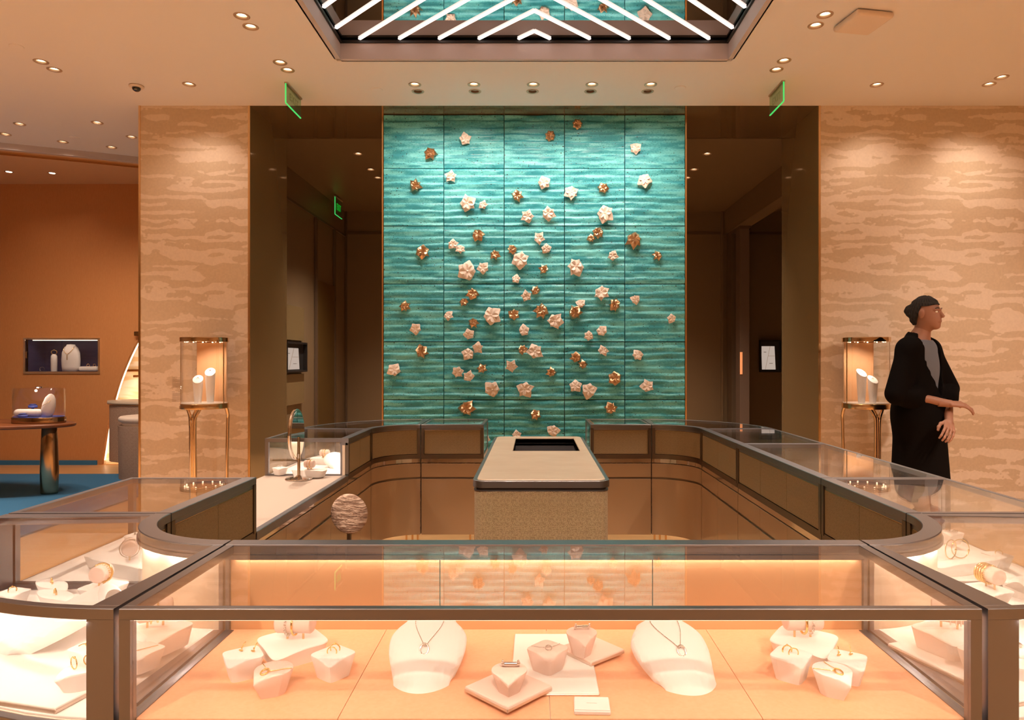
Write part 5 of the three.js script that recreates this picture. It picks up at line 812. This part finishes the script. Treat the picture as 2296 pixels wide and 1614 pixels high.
  function hand(w, dir, down, side) {                     // wrist, pointing direction, palm normal, thumb side
    const a = dir.clone().normalize(), n = down.clone().normalize(), s = new THREE.Vector3().crossVectors(a, n).multiplyScalar(side), at3 = (x, y, z) => w.clone().addScaledVector(a, x).addScaledVector(s, y).addScaledVector(n, z);
    const bones = [[at3(-0.06, 0, 0), at3(0.01, 0, 0), 0.026, 0.025]], fingers = [[-0.030, 0.058, 0.0075], [-0.010, 0.070, 0.0082], [0.011, 0.076, 0.0084], [0.031, 0.068, 0.0080]];
    for (const [y, L, r] of fingers) { const k = at3(0.085, y, 0), m = at3(0.085 + L * 0.48, y * 1.12, 0.014), q = at3(0.085 + L * 0.82, y * 1.12, 0.036), e = at3(0.085 + L * 0.92, y * 1.10, 0.056); bones.push([at3(0.015, y * 0.7, 0), k, 0.013, 0.0105], [k, m, r + 0.001, r], [m, q, r, r - 0.0005], [q, e, r - 0.0005, r - 0.0015]); }
    const th = [at3(0.018, 0.026, 0.006), at3(0.045, 0.050, 0.016), at3(0.072, 0.056, 0.030), at3(0.090, 0.052, 0.042)]; for (let i = 0; i < 3; i++) bones.push([th[i], th[i + 1], 0.0115 - i * 0.0012, 0.0105 - i * 0.0012]);
    const f = (p) => { let d = bones.length && cap(p, ...bones[0]); for (let i = 1; i < bones.length; i++) { const c = cap(p, ...bones[i]); d = sm(d, c, (i - 1) % 4 === 0 || i > 16 ? 0.010 : 0.004); } return d; };
    return solid(f, at3(0.05, 0, 0.02), 0.13, 0.0036);
  }
  const dR = hR.clone().sub(eR).normalize(), dL = hL.clone().sub(eL).normalize();
  part(t, 'body', merge([solid(body, V(0, 0.80, 0), 0.84, 0.013), solid(skull, head.clone().add(V(0, -0.03, 0)), 0.19, 0.0042), hand(hR, dR.clone().add(V(0.15, 0.12, 0)), V(0.25, -0.9, -0.3), 1), hand(hL, dL, V(-0.3, -0.6, -0.5), -1)]), M.skin);
  const near = (p, a, b, ra, rb) => cap(p, a, b, ra, rb);
  const hem = (p, y) => y - p.y;                          // negative above y
  const jacket = (p) => {
    let d = torso(p, 0.018); d = sm(d, ell(p, J(0, 1.05, 0), [0.178, 0.22, 0.135]), 0.05);
    const cut = (s, e, h) => { const m = s.clone().lerp(e, 1.0), q = e.clone().lerp(h, 0.30); return Math.min(near(p, s, m, 0.070, 0.082), near(p, m, q, 0.080, 0.070)); };
    d = sm(d, cut(sR, eR, hR), 0.04); d = sm(d, cut(sL, eL, hL), 0.04);
    const [l, u, f] = inv(p); d = Math.max(d, hem(p, 0.90), 0.078 - Math.hypot(l, f - 0.015) - 0.5 * Math.max(0, 1.40 - u) - (u < 1.36 ? 1 : 0));
    const open = Math.max(-(f - 0.03), Math.abs(l - 0.01) - clamp(0.02 + (u - 1.04) * 0.52, 0, 0.125), -(u - 1.03)); d = Math.max(d, -open);
    return d; };
  part(t, 'jacket', solid(jacket, V(0, 1.18, 0.02), 0.44, 0.010), M.suit);
  part(t, 'blouse', solid((p) => Math.max(torso(p, 0.006), hem(p, 0.98), p.y - 1.42), V(0, 1.2, 0), 0.30, 0.010), M.blouse);
  part(t, 'skirt', solid((p) => { let d = cap(p, J(0, 0.98, 0), J(0, 0.44, 0.01), 0.155, 0.185); d = sm(d, ell(p, J(0, 0.90, 0), [0.205, 0.20, 0.165]), 0.06); return Math.max(d, hem(p, 0.42), p.y - 1.02); }, V(0, 0.74, 0), 0.40, 0.011), M.suit);
  for (const s of [-1, 1]) part(t, 'shoe', solid((p) => Math.max(cap(p, ank(s).clone().add(V(0, -0.03, 0)), toe(s), 0.044, 0.034), 0.0 - p.y), toe(s).clone().lerp(ank(s), 0.5), 0.17, 0.008), M.suit);
  part(t, 'hair', solid((p) => { let d = ell(p, head.clone().add(J(0, 0.026, -0.016)), [0.083, 0.103, 0.099]); d = sm(d, ell(p, head.clone().add(J(0, -0.02, -0.05)), [0.070, 0.07, 0.055]), 0.03); d = sm(d, ell(p, head.clone().add(J(0, 0.03, -0.115)), [0.04, 0.04, 0.035]), 0.02); d += 0.0030 * Math.sin(26 * Math.atan2(p.x - head.x, p.z - head.z) + 40 * p.y) * Math.sin(90 * p.y); const [l, u, f] = inv(p.clone().sub(head)); return Math.max(d, -(u - (f > -0.01 ? 0.052 + 0.25 * Math.max(0, f - 0.03) : -0.075 + Math.max(0, f + 0.05) * 3.1))); }, head.clone(), 0.17, 0.0045), M.hair);
  for (const s of [-1, 1]) { const e = part(t, 'eye', new THREE.SphereGeometry(0.0095, 14, 10).scale(1, 0.72, 1).translate(...head.clone().add(J(s * 0.031, 0.011, 0.0755)).toArray()), M.white); const ir = mesh('iris', new THREE.SphereGeometry(0.0046, 12, 8).translate(...head.clone().add(J(s * 0.031, 0.011, 0.0815)).toArray()), M.hair); e.add(ir); part(t, 'eyebrow', tube([J(s * 0.018, 0.036, 0.086), J(s * 0.032, 0.039, 0.083), J(s * 0.048, 0.033, 0.070)].map((q) => q.add(head)), 0.003, 12, 6), M.hair); }
}
scene.traverse((o) => { if (o.isMesh) o.castShadow = o.receiveShadow = true; });
renderer.render(scene, camera);
